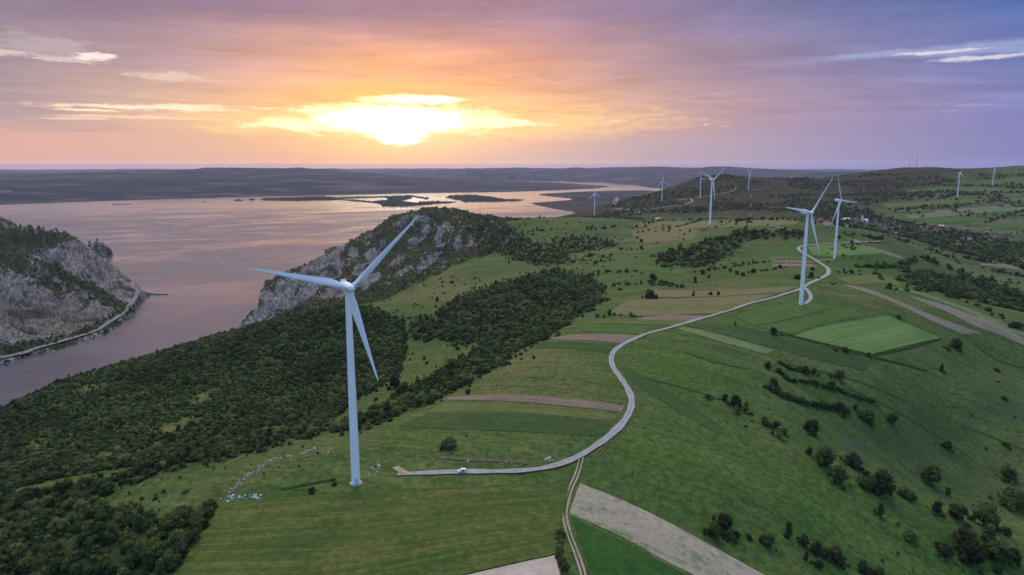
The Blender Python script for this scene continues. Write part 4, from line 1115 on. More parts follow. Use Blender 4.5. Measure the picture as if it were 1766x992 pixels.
def ico(sub):
    bm = bmesh.new(); bmesh.ops.create_icosphere(bm, subdivisions=sub, radius=1.0)
    V = np.array([v.co[:] for v in bm.verts]); F = np.array([[v.index for v in f.verts] for f in bm.faces]); bm.free()
    return V, F
ICO1, ICO2 = ico(1), ico(2)
def crown_mesh(name, seed, mat, lobes, hh, spread, nleaf, leaf, base=0.25, point=0.0):
    """foliage in clumps: small ragged lobes round the limbs, each carrying loose sprays of leaf faces; unit radius"""
    g = np.random.default_rng(seed)
    Vs, Fs = [], []; nb = 0; cen = []
    for k in range(lobes):
        q = (k + 0.5) / lobes
        an = k * 2.39996 + g.uniform(-0.4, 0.4)
        zz = g.uniform(0.0, 1.0)
        rr = math.sqrt(g.uniform(0.05, 1.0)) * spread * (math.sin(math.pi * min(1, 0.25 + zz * 0.75)) ** 0.6) * (1 - point * zz)
        cen.append((rr * math.cos(an), rr * math.sin(an), base + zz * hh, g.uniform(0.26, 0.46) * (1 - 0.35 * point * zz)))
    cen.append((0, 0, base + hh * 0.45, 0.5)); cen.append((0, 0, base + hh * 0.15, 0.45))
    for (cx, cy, cz, r) in cen:
        V, F = ICO1
        r = r * g.uniform(0.75, 1.25); rad = r * (1 + 0.35 * g.standard_normal(len(V)))
        Vl = V * np.clip(rad, r * 0.4, r * 1.6)[:, None] * np.array([1, 1, 0.85]) + np.array([cx, cy, cz])
        Vs.append(Vl); Fs.append(F + nb); nb += len(V)
    cen = np.array(cen)
    pick = g.integers(0, len(cen), nleaf)
    d = g.standard_normal((nleaf, 3)); d /= np.linalg.norm(d, axis=1, keepdims=True); d[:, 2] = np.where(d[:, 2] < -0.5, -d[:, 2], d[:, 2])
    p = cen[pick, :3] + d * (cen[pick, 3] * g.uniform(0.85, 1.75, nleaf))[:, None] * np.array([1, 1, 0.9])
    nrm = d + 0.7 * g.standard_normal((nleaf, 3)); nrm /= np.linalg.norm(nrm, axis=1, keepdims=True)
    tt = np.cross(nrm, g.standard_normal((nleaf, 3))); tt /= np.linalg.norm(tt, axis=1, keepdims=True); bb = np.cross(nrm, tt)
    s = (leaf * g.uniform(0.6, 1.4, nleaf))[:, None]
    tri = np.stack([p - tt * s, p + tt * s * 0.9 - bb * s * 0.6, p + tt * s * 0.5 + bb * s], 1).reshape(-1, 3)
    Vs.append(tri); Fs.append(np.arange(nleaf * 3).reshape(-1, 3) + nb)
    V = np.concatenate(Vs); V[:, 2] = np.maximum(V[:, 2], 0.02)
    return mesh_np(name, V, np.concatenate(Fs), mat, False)
def trunk_mesh(seed, hh):
    g = random.Random(seed); m = MB()
    m.tube((0, 0, -0.25), (0.02, 0.01, hh * 0.5), 0.085, 0.06, 7); top = (0.02, 0.01, hh * 0.5)
    for k in range(4):
        an = k * 1.57 + g.uniform(-.5, .5); l = g.uniform(0.4, 0.6)
        m.tube(top, (math.cos(an) * l, math.sin(an) * l, hh * g.uniform(0.7, 0.95)), 0.045, 0.012, 5)
    m.tube(top, (0, 0, hh * 1.05), 0.055, 0.012, 5)
    return m.mesh('trunk', BARK)

# crown kinds: (lobes, height, spread, base)
KIND = {'round': (20, 1.25, 0.72, 0.35, 0.0), 'bush': (16, 0.62, 0.80, 0.18, 0.0), 'tall': (22, 2.0, 0.62, 0.45, 0.55), 'spread': (20, 0.9, 0.85, 0.55, 0.0), 'slim': (14, 2.2, 0.40, 0.35, 0.6)}
CR = {}
for kn, (lo, hh, sp, ba, po) in KIND.items():
    for ml, mt in (('', LEAF), ('d', LEAFD), ('y', LEAFY), ('r', LEAFR)):
        nv = 3 if ml in ('', 'd') else 1
        CR[kn + ml] = [crown_mesh('crown', hash_, mt, lo, hh, sp, 620, 0.095, ba, po) for hash_ in [sum(map(ord, kn)) * 7 + len(ml) * 31 + q for q in range(nv)]]
TRK_ = {kn: trunk_mesh(sum(map(ord, kn)), KIND[kn][3] + KIND[kn][1]) for kn in KIND}
ROOTS = {}
def plant(u, v, wpx, kind, label, cat='tree', group=None, col='', name=None, xyz=None, rad=None, squash=1.0):
    if xyz is None:
        xyz = hits([u], [v])[0]; rad = wpx / 2 / FPX * (math.hypot(xyz[0], xyz[1], CZ - xyz[2])) / 1.05
    g = random.random
    e = empty(name or ('bush' if cat == 'bush' else 'tree'), xyz, g() * 6.28)
    e.scale = (rad * (0.92 + 0.16 * g()), rad * (0.92 + 0.16 * g()), rad * squash * (0.88 + 0.24 * g()))
    tag(e, label, cat, group)
    me = CR[kind + col][random.randrange(len(CR[kind + col]))]
    c = obj('crown', me, e); obj('trunk', TRK_[kind], e)
    ROOTS.setdefault(kind + col, c)
    return e
# ------------------------------------------------------------------ single trees and bushes
LONE = [  # base pixel, width in pixels, kind, colour, category, label
 (1423, 804, 34, 'round', 'd', 'tree', 'round dense dark tree upslope on the crest of the right spur'),
 (1396, 783, 12, 'round', 'd', 'tree', 'small dark tree just above the round dense one on the right spur'),
 (1445, 832, 28, 'round', 'r', 'tree', 'tree with a russet tinted top below the round dense one on the spur'),
 (1470, 803, 34, 'bush', 'd', 'bush', 'wide dark thicket leaning over the hollow beside the russet topped tree'),
 (1494, 842, 28, 'bush', 'd', 'bush', 'left half of the pair of big dark bushes on the spur crest'),
 (1519, 851, 38, 'round', 'd', 'bush', 'broad dark bush, right and larger one of the pair on the spur crest'),
 (1560, 857, 24, 'bush', 'd', 'bush', 'low dark bush behind the crest, right of the large pair'),
 (1605, 833, 29, 'round', 'd', 'tree', 'lone dark round tree standing in the middle of the shaded hollow'),
 (1518, 890, 16, 'slim', 'd', 'tree', 'small narrow tree alone on the near side of the bright spur'),
 (1615, 887, 17, 'tall', 'd', 'tree', 'tall pointed tree on the lit spur crest'),
 (1651, 895, 25, 'spread', '', 'tree', 'paler spreading tree with a visible stem beside the tall pointed one'),
 (1701, 908, 36, 'round', 'd', 'tree', 'big dark tree at the lower right end of the lit spur crest'),
 (1750, 873, 42, 'bush', 'd', 'tree', 'wide dark tree at the right edge of the picture in the hollow'),
 (1738, 823, 22, 'round', 'd', 'tree', 'dark tree on the shaded far slope near the right edge'),
 (1734, 769, 10, 'bush', 'd', 'bush', 'tiny bush on the upper shaded slope near the right edge'),
 (1634, 774, 13, 'round', 'd', 'bush', 'small bush on the thin path line across the shaded slope'),
 (1360, 925, 19, 'slim', '', 'tree', 'narrow light topped tree, first of the short row on the near slope'),
 (1323, 939, 22, 'round', '', 'tree', 'light topped round tree standing alone left of the short row'),
 (1387, 941, 19, 'round', '', 'tree', 'second tree down the short row on the near slope'),
 (1408, 955, 20, 'round', 'd', 'tree', 'third tree of the short row, crown touching the one below'),
 (1423, 960, 18, 'round', '', 'tree', 'fourth tree of the short row, half hidden by its neighbours'),
 (1441, 968, 27, 'round', 'd', 'tree', 'largest and last tree of the short row on the near slope'),
 (1390, 967, 11, 'slim', 'r', 'tree', 'tiny russet sapling below the short row'),
 (1411, 977, 16, 'bush', 'd', 'bush', 'low bush below the last tree of the short row'),
 (1488, 987, 18, 'round', '', 'tree', 'light topped tree at the bottom edge below the short row'),
 (1499, 991, 11, 'bush', 'd', 'bush', 'little dark bush between two trees at the bottom edge'),
 (1516, 996, 20, 'round', 'd', 'tree', 'dark tree cut by the bottom edge right of the short row'),
 (1660, 944, 33, 'round', 'r', 'tree', 'brownish tree topping the big clump at bottom right'),
 (1629, 955, 27, 'bush', 'd', 'bush', 'low dark bush at the left end of the big clump at bottom right'),
 (1675, 973, 40, 'round', 'd', 'tree', 'largest tree of the clump at bottom right, in front'),
 (1703, 944, 25, 'tall', 'd', 'tree', 'pointed tree at the back of the clump at bottom right'),
 (1718, 968, 36, 'round', 'd', 'tree', 'broad tree in the right half of the clump at bottom right'),
 (1747, 969, 20, 'round', 'd', 'tree', 'small tree ending the clump at bottom right'),
 (1571, 931, 23, 'bush', '', 'bush', 'weedy pale bush on the near slope left of the big clump'),
 (1232, 926, 24, 'round', '', 'tree', 'light topped tree at the left of the trio above the stubble strip'),
 (1248, 911, 28, 'round', 'r', 'tree', 'highest tree of the trio above the stubble strip'),
 (1258, 930, 20, 'round', '', 'tree', 'right hand tree of the trio above the stubble strip'),
 (1292, 928, 11, 'bush', 'd', 'bush', 'small bush right of the trio above the stubble strip'),
 (1221, 688, 10, 'spread', 'r', 'tree', 'tiny tree with a thin stem at the head of the meadow row'),
 (1250, 691, 12, 'round', 'd', 'tree', 'small dark tree left of the two toned group in the big meadow'),
 (1268, 701, 20, 'round', 'd', 'tree', 'dark round tree of the two toned group in the big meadow'),
 (1286, 711, 15, 'tall', 'y', 'tree', 'taller yellow green tree of the two toned group in the meadow'),
 (1270, 713, 11, 'slim', 'y', 'tree', 'sparse yellow green sapling in front of the two toned group'),
 (1295, 715, 8, 'bush', 'd', 'bush', 'small bush at the foot of the yellow green tree'),
 (1286, 736, 6, 'bush', 'r', 'bush', 'tiny reddish bush in the open meadow below the two toned group'),
 (1297, 727, 5, 'bush', 'd', 'bush', 'tiny dark bush in the open meadow right of the reddish one'),
 (1318, 732, 14, 'round', 'd', 'tree', 'first dark tree of the small grove around the pale tree'),
 (1327, 735, 10, 'bush', 'd', 'bush', 'bush between the dark trees of the small grove'),
 (1339, 738, 14, 'round', 'd', 'tree', 'dark tree behind the pale tree in the small grove'),
 (1344, 755, 15, 'tall', 'y', 'tree', 'pale tree on a thin stem in front of the small grove'),
 (1353, 749, 11, 'round', 'd', 'tree', 'dark tree right of the pale tree in the small grove'),
 (1332, 749, 7, 'slim', 'd', 'tree', 'tiny dark sapling left of the pale tree'),
 (1400, 746, 26, 'round', 'd', 'tree', 'large solitary dark tree under the long hedge on the right slope'),
 (1324, 635, 12, 'round', 'd', 'tree', 'dark tree at the tip of the pale strip, start of the terraces'),
 (1389, 642, 13, 'round', 'd', 'tree', 'left tree of the pair on the upper terrace hedge'),
 (1404, 644, 10, 'round', 'd', 'tree', 'right smaller tree of the pair on the upper terrace hedge'),
 (1447, 653, 16, 'round', 'd', 'tree', 'bushy dark tree on the upper terrace, right of the pair'),
 (1433, 650, 8, 'bush', 'd', 'bush', 'small bush beside the bushy tree on the upper terrace'),
 (1435, 667, 12, 'round', 'd', 'tree', 'dark tree on the middle terrace under the bushy one'),
 (1494, 724, 28, 'bush', 'd', 'tree', 'broad dark tree ending the long curved hedge'),
 (1447, 708, 18, 'round', 'd', 'tree', 'dark tree in the gap of the long curved hedge'),
 (1538, 731, 18, 'round', 'd', 'tree', 'dark tree standing right of the end of the long curved hedge'),
 (1333, 577, 12, 'round', 'd', 'bush', 'dark bush on the bank at the left corner of the bright field'),
 (1349, 579, 6, 'bush', 'd', 'bush', 'tiny bush on the bank left of the bright field'),
 (1457, 607, 14, 'bush', 'd', 'bush', 'bush on the lower edge of the bright green field'),
 (1440, 604, 10, 'bush', 'd', 'bush', 'small bush left of the one on the lower edge of the bright field'),
 (1498, 615, 8, 'round', 'd', 'bush', 'bush at the bottom corner of the bright green field'),
 (1550, 549, 8, 'bush', 'd', 'bush', 'bush at the top right of the bright green field'),
 (1649, 601, 19, 'round', 'd', 'tree', 'lone dark tree right of the bright green field'),
 (1634, 603, 11, 'bush', '', 'bush', 'pale bush touching the lone tree right of the bright field'),
 (1624, 641, 9, 'slim', 'd', 'tree', 'slim tree in the flowery patch below the lone tree'),
 (1749, 565, 14, 'bush', 'd', 'tree', 'dark tree below the pale crest strip at the right edge'),
 (1731, 689, 9, 'bush', 'd', 'bush', 'bush on the terrace line near the right edge'),
 (1719, 640, 8, 'bush', 'd', 'bush', 'bush on the slope above the terrace line near the right edge'),
 (1375, 481, 12, 'bush', 'd', 'tree', 'dark tree left of the tower of the turbine by the winding road'),
 (1399, 479, 11, 'round', 'd', 'tree', 'dark tree right of the tower of the turbine by the winding road'),
 (1411, 481, 6, 'bush', 'd', 'bush', 'small bush at the inner bend of the winding road'),
 (1226, 509, 7, 'round', 'd', 'tree', 'left dot like tree on the tan meadow by the road'),
 (1239, 509, 7, 'round', 'd', 'tree', 'right dot like tree on the tan meadow by the road'),
 (1196, 511, 7, 'slim', 'r', 'tree', 'thin brownish tree left of the two dot like trees'),
 (1268, 561, 5, 'slim', 'd', 'tree', 'thin lone tree in the field right of the road'),
 (1120, 514, 22, 'bush', 'd', 'tree', 'wide dark tree at the far end of the valley wood'),
 (732, 848, 7, 'bush', '', 'bush', 'small bush on the far edge of the wheat field'),
 (538, 848, 13, 'bush', 'd', 'bush', 'low dark bush beside the nearest turbine, left of its base'),
 (577, 837, 9, 'bush', 'd', 'bush', 'small dark bush at the end of the short bank by the turbine'),
 (573, 829, 7, 'bush', 'd', 'bush', 'tiny bush on the short bank by the turbine'),
 (775, 772, 27, 'bush', '', 'bush', 'flat low bush in the grass above the parked van'),
 (363, 880, 20, 'round', 'd', 'bush', 'round dark bush at the left corner of the wheat field'),
 (313, 891, 27, 'bush', 'd', 'bush', 'wide dark bush in the clearing left of the wheat field'),
 (322, 848, 9, 'bush', '', 'bush', 'small bush upslope in the rough clearing'),
 (318, 851, 7, 'bush', 'd', 'bush', 'tiny dark bush upslope in the rough clearing'),
 (268, 862, 8, 'bush', 'd', 'bush', 'small dark bush in the middle of the rough clearing'),
 (245, 861, 7, 'bush', '', 'bush', 'pale tuft like bush in the middle of the rough clearing'),
 (230, 875, 12, 'bush', 'd', 'bush', 'dark bush low in the rough clearing'),
 (283, 849, 7, 'bush', 'd', 'bush', 'tiny bush near the top of the rough clearing'),
 (680, 669, 21, 'round', 'd', 'tree', 'left one of the two dark round trees at the blade tip'),
 (697, 680, 22, 'round', 'd', 'tree', 'right one of the two dark round trees at the blade tip'),
 (754, 519, 8, 'round', 'd', 'tree', 'lone dark tree on the grassy shoulder under the rocks'),
 (780, 489, 7, 'round', 'd', 'tree', 'dark tree high on the grassy shoulder'),
 (1212, 473, 9, 'round', 'd', 'tree', 'dark tree in the green hollow below the copse'),
 (1126, 484, 14, 'round', 'd', 'tree', 'large dark tree in the green hollow left of the copse'),
 (1281, 476, 8, 'round', 'd', 'tree', 'dark tree on the yellowish bank above the road'),
 (1199, 488, 7, 'slim', 'd', 'tree', 'slim tree in the belt above the tan meadow'),
 (1017, 443, 9, 'round', 'd', 'tree', 'dark tree at the foot of the scrub, middle distance'),
 (1026, 455, 6, 'round', 'd', 'tree', 'small dark tree below the scrub, middle distance'),
 (1098, 392, 6, 'round', 'd', 'tree', 'upper one of the stacked trees on the crest field edge'),
 (1106, 418, 7, 'round', 'd', 'tree', 'middle one of the stacked trees on the crest field edge'),
 (1106, 430, 7, 'round', 'd', 'tree', 'lowest one of the stacked trees on the crest field edge'),
 (1378, 636, 8, 'bush', 'd', 'bush', 'low bush joining the upper terrace hedge to its pair of trees'),
]
for (u, v, wp, kd, co_, ct, lb) in LONE:
    plant(u, v, wp, kd, lb, ct, None, co_)
def line(px, n, w0, w1, kd, label, group, jit=2.0, col='d'):
    pl = resample(px, n)
    for q in range(n):
        plant(pl[q, 0] + random.uniform(-jit, jit), pl[q, 1] + random.uniform(-0.7, 0.7), random.uniform(w0, w1), kd, label, 'bush', group, col)
line([(1331, 673), (1341, 680), (1358, 688), (1382, 696), (1402, 700), (1432, 704), (1462, 711)], 21, 11, 17, 'bush', 'dark bush in the long curved hedge across the right slope', 'bushes of the long curved hedge')
line([(1334, 664), (1338, 670)], 2, 12, 14, 'round', 'dark bush in the long curved hedge across the right slope', 'bushes of the long curved hedge')
line([(1344, 642), (1362, 657), (1382, 660), (1402, 661), (1422, 668), (1454, 677), (1480, 686), (1508, 694)], 22, 8, 13, 'bush', 'dark bush in the middle terrace hedge on the right slope', 'bushes of the middle terrace hedge')
line([(1346, 628), (1362, 637), (1380, 641), (1396, 642)], 9, 7, 10, 'bush', 'dark bush in the upper terrace hedge on the right slope', 'bushes of the upper terrace hedge')
line([(966, 925), (963, 945), (965, 962), (970, 980), (978, 1000)], 15, 7, 17, 'bush', 'weedy bush along the dirt track beside the wheat field', 'bushes along the dirt track', 4.0, '')
line([(590, 741), (640, 713), (680, 702)], 6, 14, 22, 'bush', 'bush in the belt where the plateau drops to the gully', 'bushes along the plateau edge', 3.0, '')

# ------------------------------------------------------------------ woods
ITEMS = []          # x, y, z, radius, kind code
area = (RR[None, 1:] - RR[None, :-1]) * RR[None, :-1] * (np.roll(AZ, -1)[:, None] - AZ[:, None])
def scatter(mask, per, r0, r1, zone, jitter=True, weight=None):
    m = mask[:, :-1] & (area > 0)
    lam = np.where(m, area / per, 0)
    if weight is not None: lam = lam * weight[:, :-1]
    cnt = RNG.poisson(lam)
    ia, il = np.nonzero(cnt)
    k = cnt[ia, il]; ia = np.repeat(ia, k); il = np.repeat(il, k)
    nn = len(ia)
    az_ = AZ[ia] + RNG.random(nn) * (AZ[np.minimum(ia + 1, NA - 1)] - AZ[ia]); r = RR[il] + RNG.random(nn) * (RR[il + 1] - RR[il])
    x, y = np.sin(az_) * r, np.cos(az_) * r
    s = r0 + (r1 - r0) * RNG.random(nn) ** 1.6
    ITEMS.append(np.stack([x, y, height(x, y), s, np.full(nn, zone)], -1))
U1, V1 = project(X2, Y2, Zf)
vis = front & (U1 > -140) & (U1 < 1900) & (V1 < 1080)
Z_ = {k: i for i, k in enumerate(FOREST)}
PER = {'hillside': (11.5, 1.15, 3.2), 'corner': (14, 1.6, 3.6), 'rim': (17, 1.1, 3.2), 'belt': (22, 1.1, 3.8), 'middle': (26, 1.4, 4.4), 'gully': (30, 2, 4), 'ridge': (85, 2.0, 4.6), 'copse': (85, 2.0, 5.4), 'copse2': (90, 2.6, 5.2),
       'scrub': (110, 2.4, 5.0), 'east': (45, 2.5, 5.5), 'east2': (70, 3, 6), 'village': (260, 3, 6.5), 'dark_flat': (170, 3.5, 6.5), 'cliff_top': (380, 1.6, 3.4), 'cliff_band': (90, 2.2, 4.2), 'cliff_foot': (110, 2.5, 5), 'bank': (120, 3, 5)}
for k, (per, a0, a1) in PER.items(): scatter(FM[k] & vis, per, a0, a1, Z_[k], True, THIN if k == 'hillside' else None)
# scrub on the rocky hill, between the bare rock
scatter((rh > 0.3) & vis & (rock < 0.36), 240, 1.1, 3.0, 90)
scatter((rl > 0.3) & vis & (rock < 0.3) & (Zf > 6), 300, 1.4, 3.4, 91)
scatter((rh > 0.3) & vis & (rock > 0.36), 700, 1.0, 2.2, 92)
# odd trees over the open country
cl_ = fbm(X2 / 130, Y2 / 130, 4)
openc = vis & (wood < 0.1) & (Y2 > 880) & (Y2 < 2400) & (U1 > 870) & (V1 > 376)
scatter(openc & (cl_ > 0.32), 420, 1.8, 4.2, 93)
scatter(openc, 9000, 2, 4.0, 93)
scatter(vis & (Y2 > 430) & (Y2 < 1300) & (U1 > 640) & (U1 < 1050) & (V1 > 430) & (V1 < 700) & (wood < 0.2) & (U1 < 1050 - (V1 - 500) * 0.9) & (cl_ > 0.05), 420, 0.9, 2.6, 94)
scatter(vis & (Y2 > 300) & (Y2 < 640) & inpoly(U1, V1, [(1560, 700), (1790, 640), (1790, 900), (1640, 840)]), 700, 0.5, 1.3, 94)
scatter(vis & inpoly(U1, V1, [(1540, 900), (1600, 940), (1790, 985), (1790, 1050), (1480, 1050)]) & (Y2 < 420), 110, 0.4, 1.1, 94)
scatter(vis & inpoly(U1, V1, [(180, 840), (330, 808), (480, 770), (560, 760), (560, 800), (420, 830), (380, 868), (290, 900), (215, 885)]) & (Y2 < 460), 130, 0.35, 1.0, 94)
edge = soften(wood, 26)
scatter(vis & (wood < 0.3) & (edge > 0.04) & (Y2 > 250) & (Y2 < 1900) & (U1 < 1200), 70, 0.6, 2.2, 94, True, np.clip(edge * 2.2, 0, 1))
infield = np.zeros(vis.shape, bool)
for q in FPOLY: infield |= inpoly(U1, V1, q)
meadow = vis & (Y2 < 620) & (wood < 0.3) & ~infield
tu_ = fbm(X2 / 45, Y2 / 45, 4)
scatter(meadow & (tu_ > 0.1), 55, 0.14, 0.42, 94)
scatter(meadow, 420, 0.15, 0.5, 94)
hillz = vis & (Y2 > 2500) & (Y2 < 5200) & (U1 > 1020) & (V1 > 300)
scatter(hillz & (fbm(X2 / 260, Y2 / 260, 4) > 0.0), 330, 2.5, 6, 95)
scatter(isl & vis, 700, 4, 8.5, 96)
def hedge(px, spacing, r0, r1, wob_=3.0):
    pts = hits(*np.array(px, float).T)[:, :2]
    d = np.concatenate([[0], np.cumsum(np.hypot(*(pts[1:] - pts[:-1]).T))])
    q = np.arange(0, d[-1], spacing); c = upcub(pts, d, q) + RNG.normal(0, wob_, (len(q), 2))
    ITEMS.append(np.stack([c[:, 0], c[:, 1], height(c[:, 0], c[:, 1]), RNG.uniform(r0, r1, len(q)), np.full(len(q), 97)], -1))
for px, sp_, a0, a1, wb in [
    ([(1573, 409), (1600, 420), (1640, 432), (1700, 446), (1766, 464), (1800, 472)], 4, 3.5, 7, 7), ([(1602, 431), (1625, 440), (1648, 446)], 5, 3, 5.5, 4), ([(1478, 461), (1500, 460), (1540, 460), (1562, 455), (1580, 446)], 4, 2.4, 4.6, 3),
    ([(1592, 446), (1620, 456), (1650, 468), (1668, 474)], 4, 3, 6, 6), ([(1668, 446), (1690, 450), (1712, 456)], 5, 3, 6, 5), ([(1552, 468), (1580, 472), (1612, 472)], 4, 2.6, 4.6, 4), ([(1512, 462), (1516, 474), (1520, 484)], 7, 1.2, 2.2, 1.5),
    ([(1705, 466), (1740, 472), (1790, 484)], 5, 3, 5.5, 5), ([(1488, 406), (1504, 411), (1524, 412)], 5, 2.6, 5, 3), ([(1445, 425), (1470, 428), (1482, 430)], 5, 2.2, 4, 4), ([(1548, 414), (1564, 416)], 6, 2.5, 4.5, 3),
    ([(1424, 380), (1460, 386), (1500, 397), (1540, 404), (1572, 410)], 6, 3.5, 7, 6), ([(1600, 362), (1640, 357), (1680, 351), (1730, 347)], 14, 3, 7, 6), ([(1550, 362), (1580, 360), (1600, 356)], 9, 3, 7, 5), ([(1700, 384), (1730, 374), (1766, 364)], 12, 3, 6, 4),
    ([(1530, 339), (1580, 338), (1640, 338), (1700, 333), (1780, 330)], 12, 4, 8, 12), ([(1120, 443), (1170, 438), (1200, 444)], 9, 2, 4, 4), ([(1060, 492), (1130, 490), (1180, 497)], 7, 2, 4.4, 4), ([(1200, 470), (1250, 463), (1330, 452)], 9, 2, 3.6, 3),
    ([(1268, 474), (1300, 470), (1350, 462)], 8, 1.8, 3.6, 3), ([(1000, 478), (1060, 470), (1110, 470)], 8, 2, 4.5, 5), ([(1155, 396), (1190, 386), (1206, 381)], 9, 2.2, 4.5, 4), ([(1012, 396), (1030, 393), (1066, 390)], 9, 2.5, 5, 5),
    ([(900, 404), (930, 398), (960, 395)], 12, 2.4, 5, 5), ([(1260, 384), (1310, 379), (1345, 381)], 12, 2.5, 5.5, 4), ([(1327, 449), (1360, 448), (1402, 449)], 14, 0.9, 1.8, 1), ([(1436, 492), (1440, 488)], 6, 1, 2, 1),
    ([(1530, 496), (1560, 500), (1600, 503), (1660, 520), (1720, 545), (1766, 566)], 7, 2, 4.2, 4), ([(830, 742), (760, 752), (700, 760)], 30, 0.4, 0.9, 3), ([(1100, 548), (1060, 545), (1020, 548)], 6, 1.6, 3.2, 2.5), ([(880, 600), (930, 588), (956, 582)], 4, 1.8, 3.4, 2)]:
    hedge(px, sp_, a0, a1, wb)
for o_ in list(C.objects):
    if o_.type == 'EMPTY' and o_.get('category') in ('tree', 'bush'):
        k_ = random.randint(3, 7); rr_ = o_.scale[0]
        an_ = RNG.uniform(0, 6.28, k_); ds_ = RNG.uniform(0.6, 1.5, k_) * rr_
        x_, y_ = o_.location[0] + np.cos(an_) * ds_, o_.location[1] + np.sin(an_) * ds_
        ITEMS.append(np.stack([x_, y_, height(x_, y_), RNG.uniform(0.14, 0.42, k_) * rr_, np.full(k_, 94)], -1))
IT = np.concatenate(ITEMS)
# nothing grows on roads, pads or at the foot of a tower
keep = np.ones(len(IT), bool)
for (bx, by, bz) in TB[:5]: keep &= np.hypot(IT[:, 0] - bx, IT[:, 1] - by) > 14
rp_ = hits(*np.array([(686, 818), (800, 814), (905, 812.5), (970, 800), (1030, 768), (1078, 725), (1089, 688), (1070, 652), (1054, 619), (1085, 589), (1160, 564), (1250, 538), (1340, 512), (1400, 487), (1429, 467), (1406, 449), (1380, 434), (1384, 424), (1500, 418)], float).T)
for q in range(len(rp_) - 1):
    for s in np.linspace(0, 1, 12):
        pp = rp_[q] * (1 - s) + rp_[q + 1] * s
        keep &= np.hypot(IT[:, 0] - pp[0], IT[:, 1] - pp[1]) > 9
IT = IT[keep]
app = IT[:, 3] / np.linalg.norm(IT[:, :3] - np.array([0, 0, CZ]), axis=1)
uu, vv = project(IT[:, 0], IT[:, 1], IT[:, 2])
inview = (uu > -10) & (uu < 1776) & (vv < 1000) & (vv > 300)
woodz = [Z_[k] for k in ('corner', 'rim', 'belt', 'hillside')]
elig = inview & np.isin(IT[:, 4], woodz) & (IT[:, 3] > 2.0)
order = np.argsort(-np.where(elig, app, 0))[:210]
WL = {Z_['corner']: ('bushy green tree in the dense wood at the bottom left, beside the wheat field', 'trees of the wood at the bottom left'),
      Z_['rim']: ('bushy tree in the belt along the plateau rim left of the nearest turbine', 'trees of the plateau rim belt'),
      Z_['belt']: ('bushy tree in the wooded gully behind the nearest turbine', 'trees of the wooded gully'),
      Z_['hillside']: ('small green tree in the wood covering the hillside above the river', 'trees of the hillside wood')}
for q in order:
    x, y, z, s, zn = IT[q]
    lb, gr = WL[int(zn)]
    kd = random.choice(['round', 'round', 'bush', 'spread', 'tall'])
    plant(0, 0, 0, kd, lb, 'tree', gr, random.choice(['', '', '', '', 'd', 'y' if random.random() < 0.25 else '']), xyz=(x, y, z), rad=s)
rest = np.ones(len(IT), bool); rest[order] = False
IT = IT[rest]
print('woodland points', len(IT))

# the rest of the woods: one mass, small foliage clumps instanced on points
FK = [('round', ''), ('round', ''), ('bush', ''), ('bush', 'd'), ('round', 'd'), ('tall', ''), ('spread', 'd'), ('slim', 'd')]
FAR_ME = []
for q, (kn, ml) in enumerate(FK):
    lo, hh, sp, ba, po = KIND[kn]
    FAR_ME.append(crown_mesh('foliage', 500 + q, LEAFD if ml else LEAF, 9, hh * 0.95, sp, 130, 0.16, min(ba, 0.2), po))
pm = mesh_np('woodland', IT[:, :3], [], None)
LOWZ = [90, 91, 92, 94, Z_['cliff_top'], Z_['cliff_band'], Z_['cliff_foot']]
var = RNG.integers(0, len(FK), len(IT)).astype(np.int32)
var[np.isin(IT[:, 4], LOWZ)] = RNG.integers(2, 4, int(np.isin(IT[:, 4], LOWZ).sum()))
at = pm.attributes.new('var', 'INT', 'POINT'); at.data.foreach_set('value', var)
at = pm.attributes.new('spin', 'FLOAT', 'POINT'); at.data.foreach_set('value', RNG.uniform(0, 6.28, len(IT)).astype(np.float32))
at = pm.attributes.new('size', 'FLOAT_VECTOR', 'POINT')
sz = np.stack([IT[:, 3] * RNG.uniform(0.9, 1.15, len(IT)), IT[:, 3] * RNG.uniform(0.9, 1.15, len(IT)), IT[:, 3] * RNG.uniform(0.65, 1.05, len(IT))], -1).astype(np.float32)
at.data.foreach_set('vector', sz.ravel())
wo = obj('woodland', pm); tag(wo, kind='stuff')
ng = bpy.data.node_groups.new('plant_woodland', 'GeometryNodeTree')
ng.interface.new_socket('Geometry', in_out='INPUT', socket_type='NodeSocketGeometry'); ng.interface.new_socket('Geometry', in_out='OUTPUT', socket_type='NodeSocketGeometry')
gi, go = ng.nodes.new('NodeGroupInput'), ng.nodes.new('NodeGroupOutput')
iop = ng.nodes.new('GeometryNodeInstanceOnPoints'); ji = ng.nodes.new('GeometryNodeJoinGeometry')
kinds_col = bpy.data.collections.new('woodland_foliage')
for q, me_ in enumerate(FAR_ME):
    fo = bpy.data.objects.new('foliage', me_); kinds_col.objects.link(fo)
    oi = ng.nodes.new('GeometryNodeObjectInfo'); oi.inputs['Object'].default_value = fo; oi.inputs['As Instance'].default_value = False
    gti = ng.nodes.new('GeometryNodeGeometryToInstance'); ng.links.new(oi.outputs['Geometry'], gti.inputs[0]); ng.links.new(gti.outputs[0], ji.inputs[0])
def na(name, typ):
    n_ = ng.nodes.new('GeometryNodeInputNamedAttribute'); n_.data_type = typ; n_.inputs['Name'].default_value = name
    return n_.outputs[0]
cx_ = ng.nodes.new('ShaderNodeCombineXYZ'); ng.links.new(na('spin', 'FLOAT'), cx_.inputs[2])
ng.links.new(gi.outputs[0], iop.inputs['Points']); ng.links.new(ji.outputs[0], iop.inputs['Instance'])
iop.inputs['Pick Instance'].default_value = True
ng.links.new(na('var', 'INT'), iop.inputs['Instance Index']); ng.links.new(cx_.outputs[0], iop.inputs['Rotation']); ng.links.new(na('size', 'FLOAT_VECTOR'), iop.inputs['Scale'])
ng.links.new(iop.outputs[0], go.inputs[0])
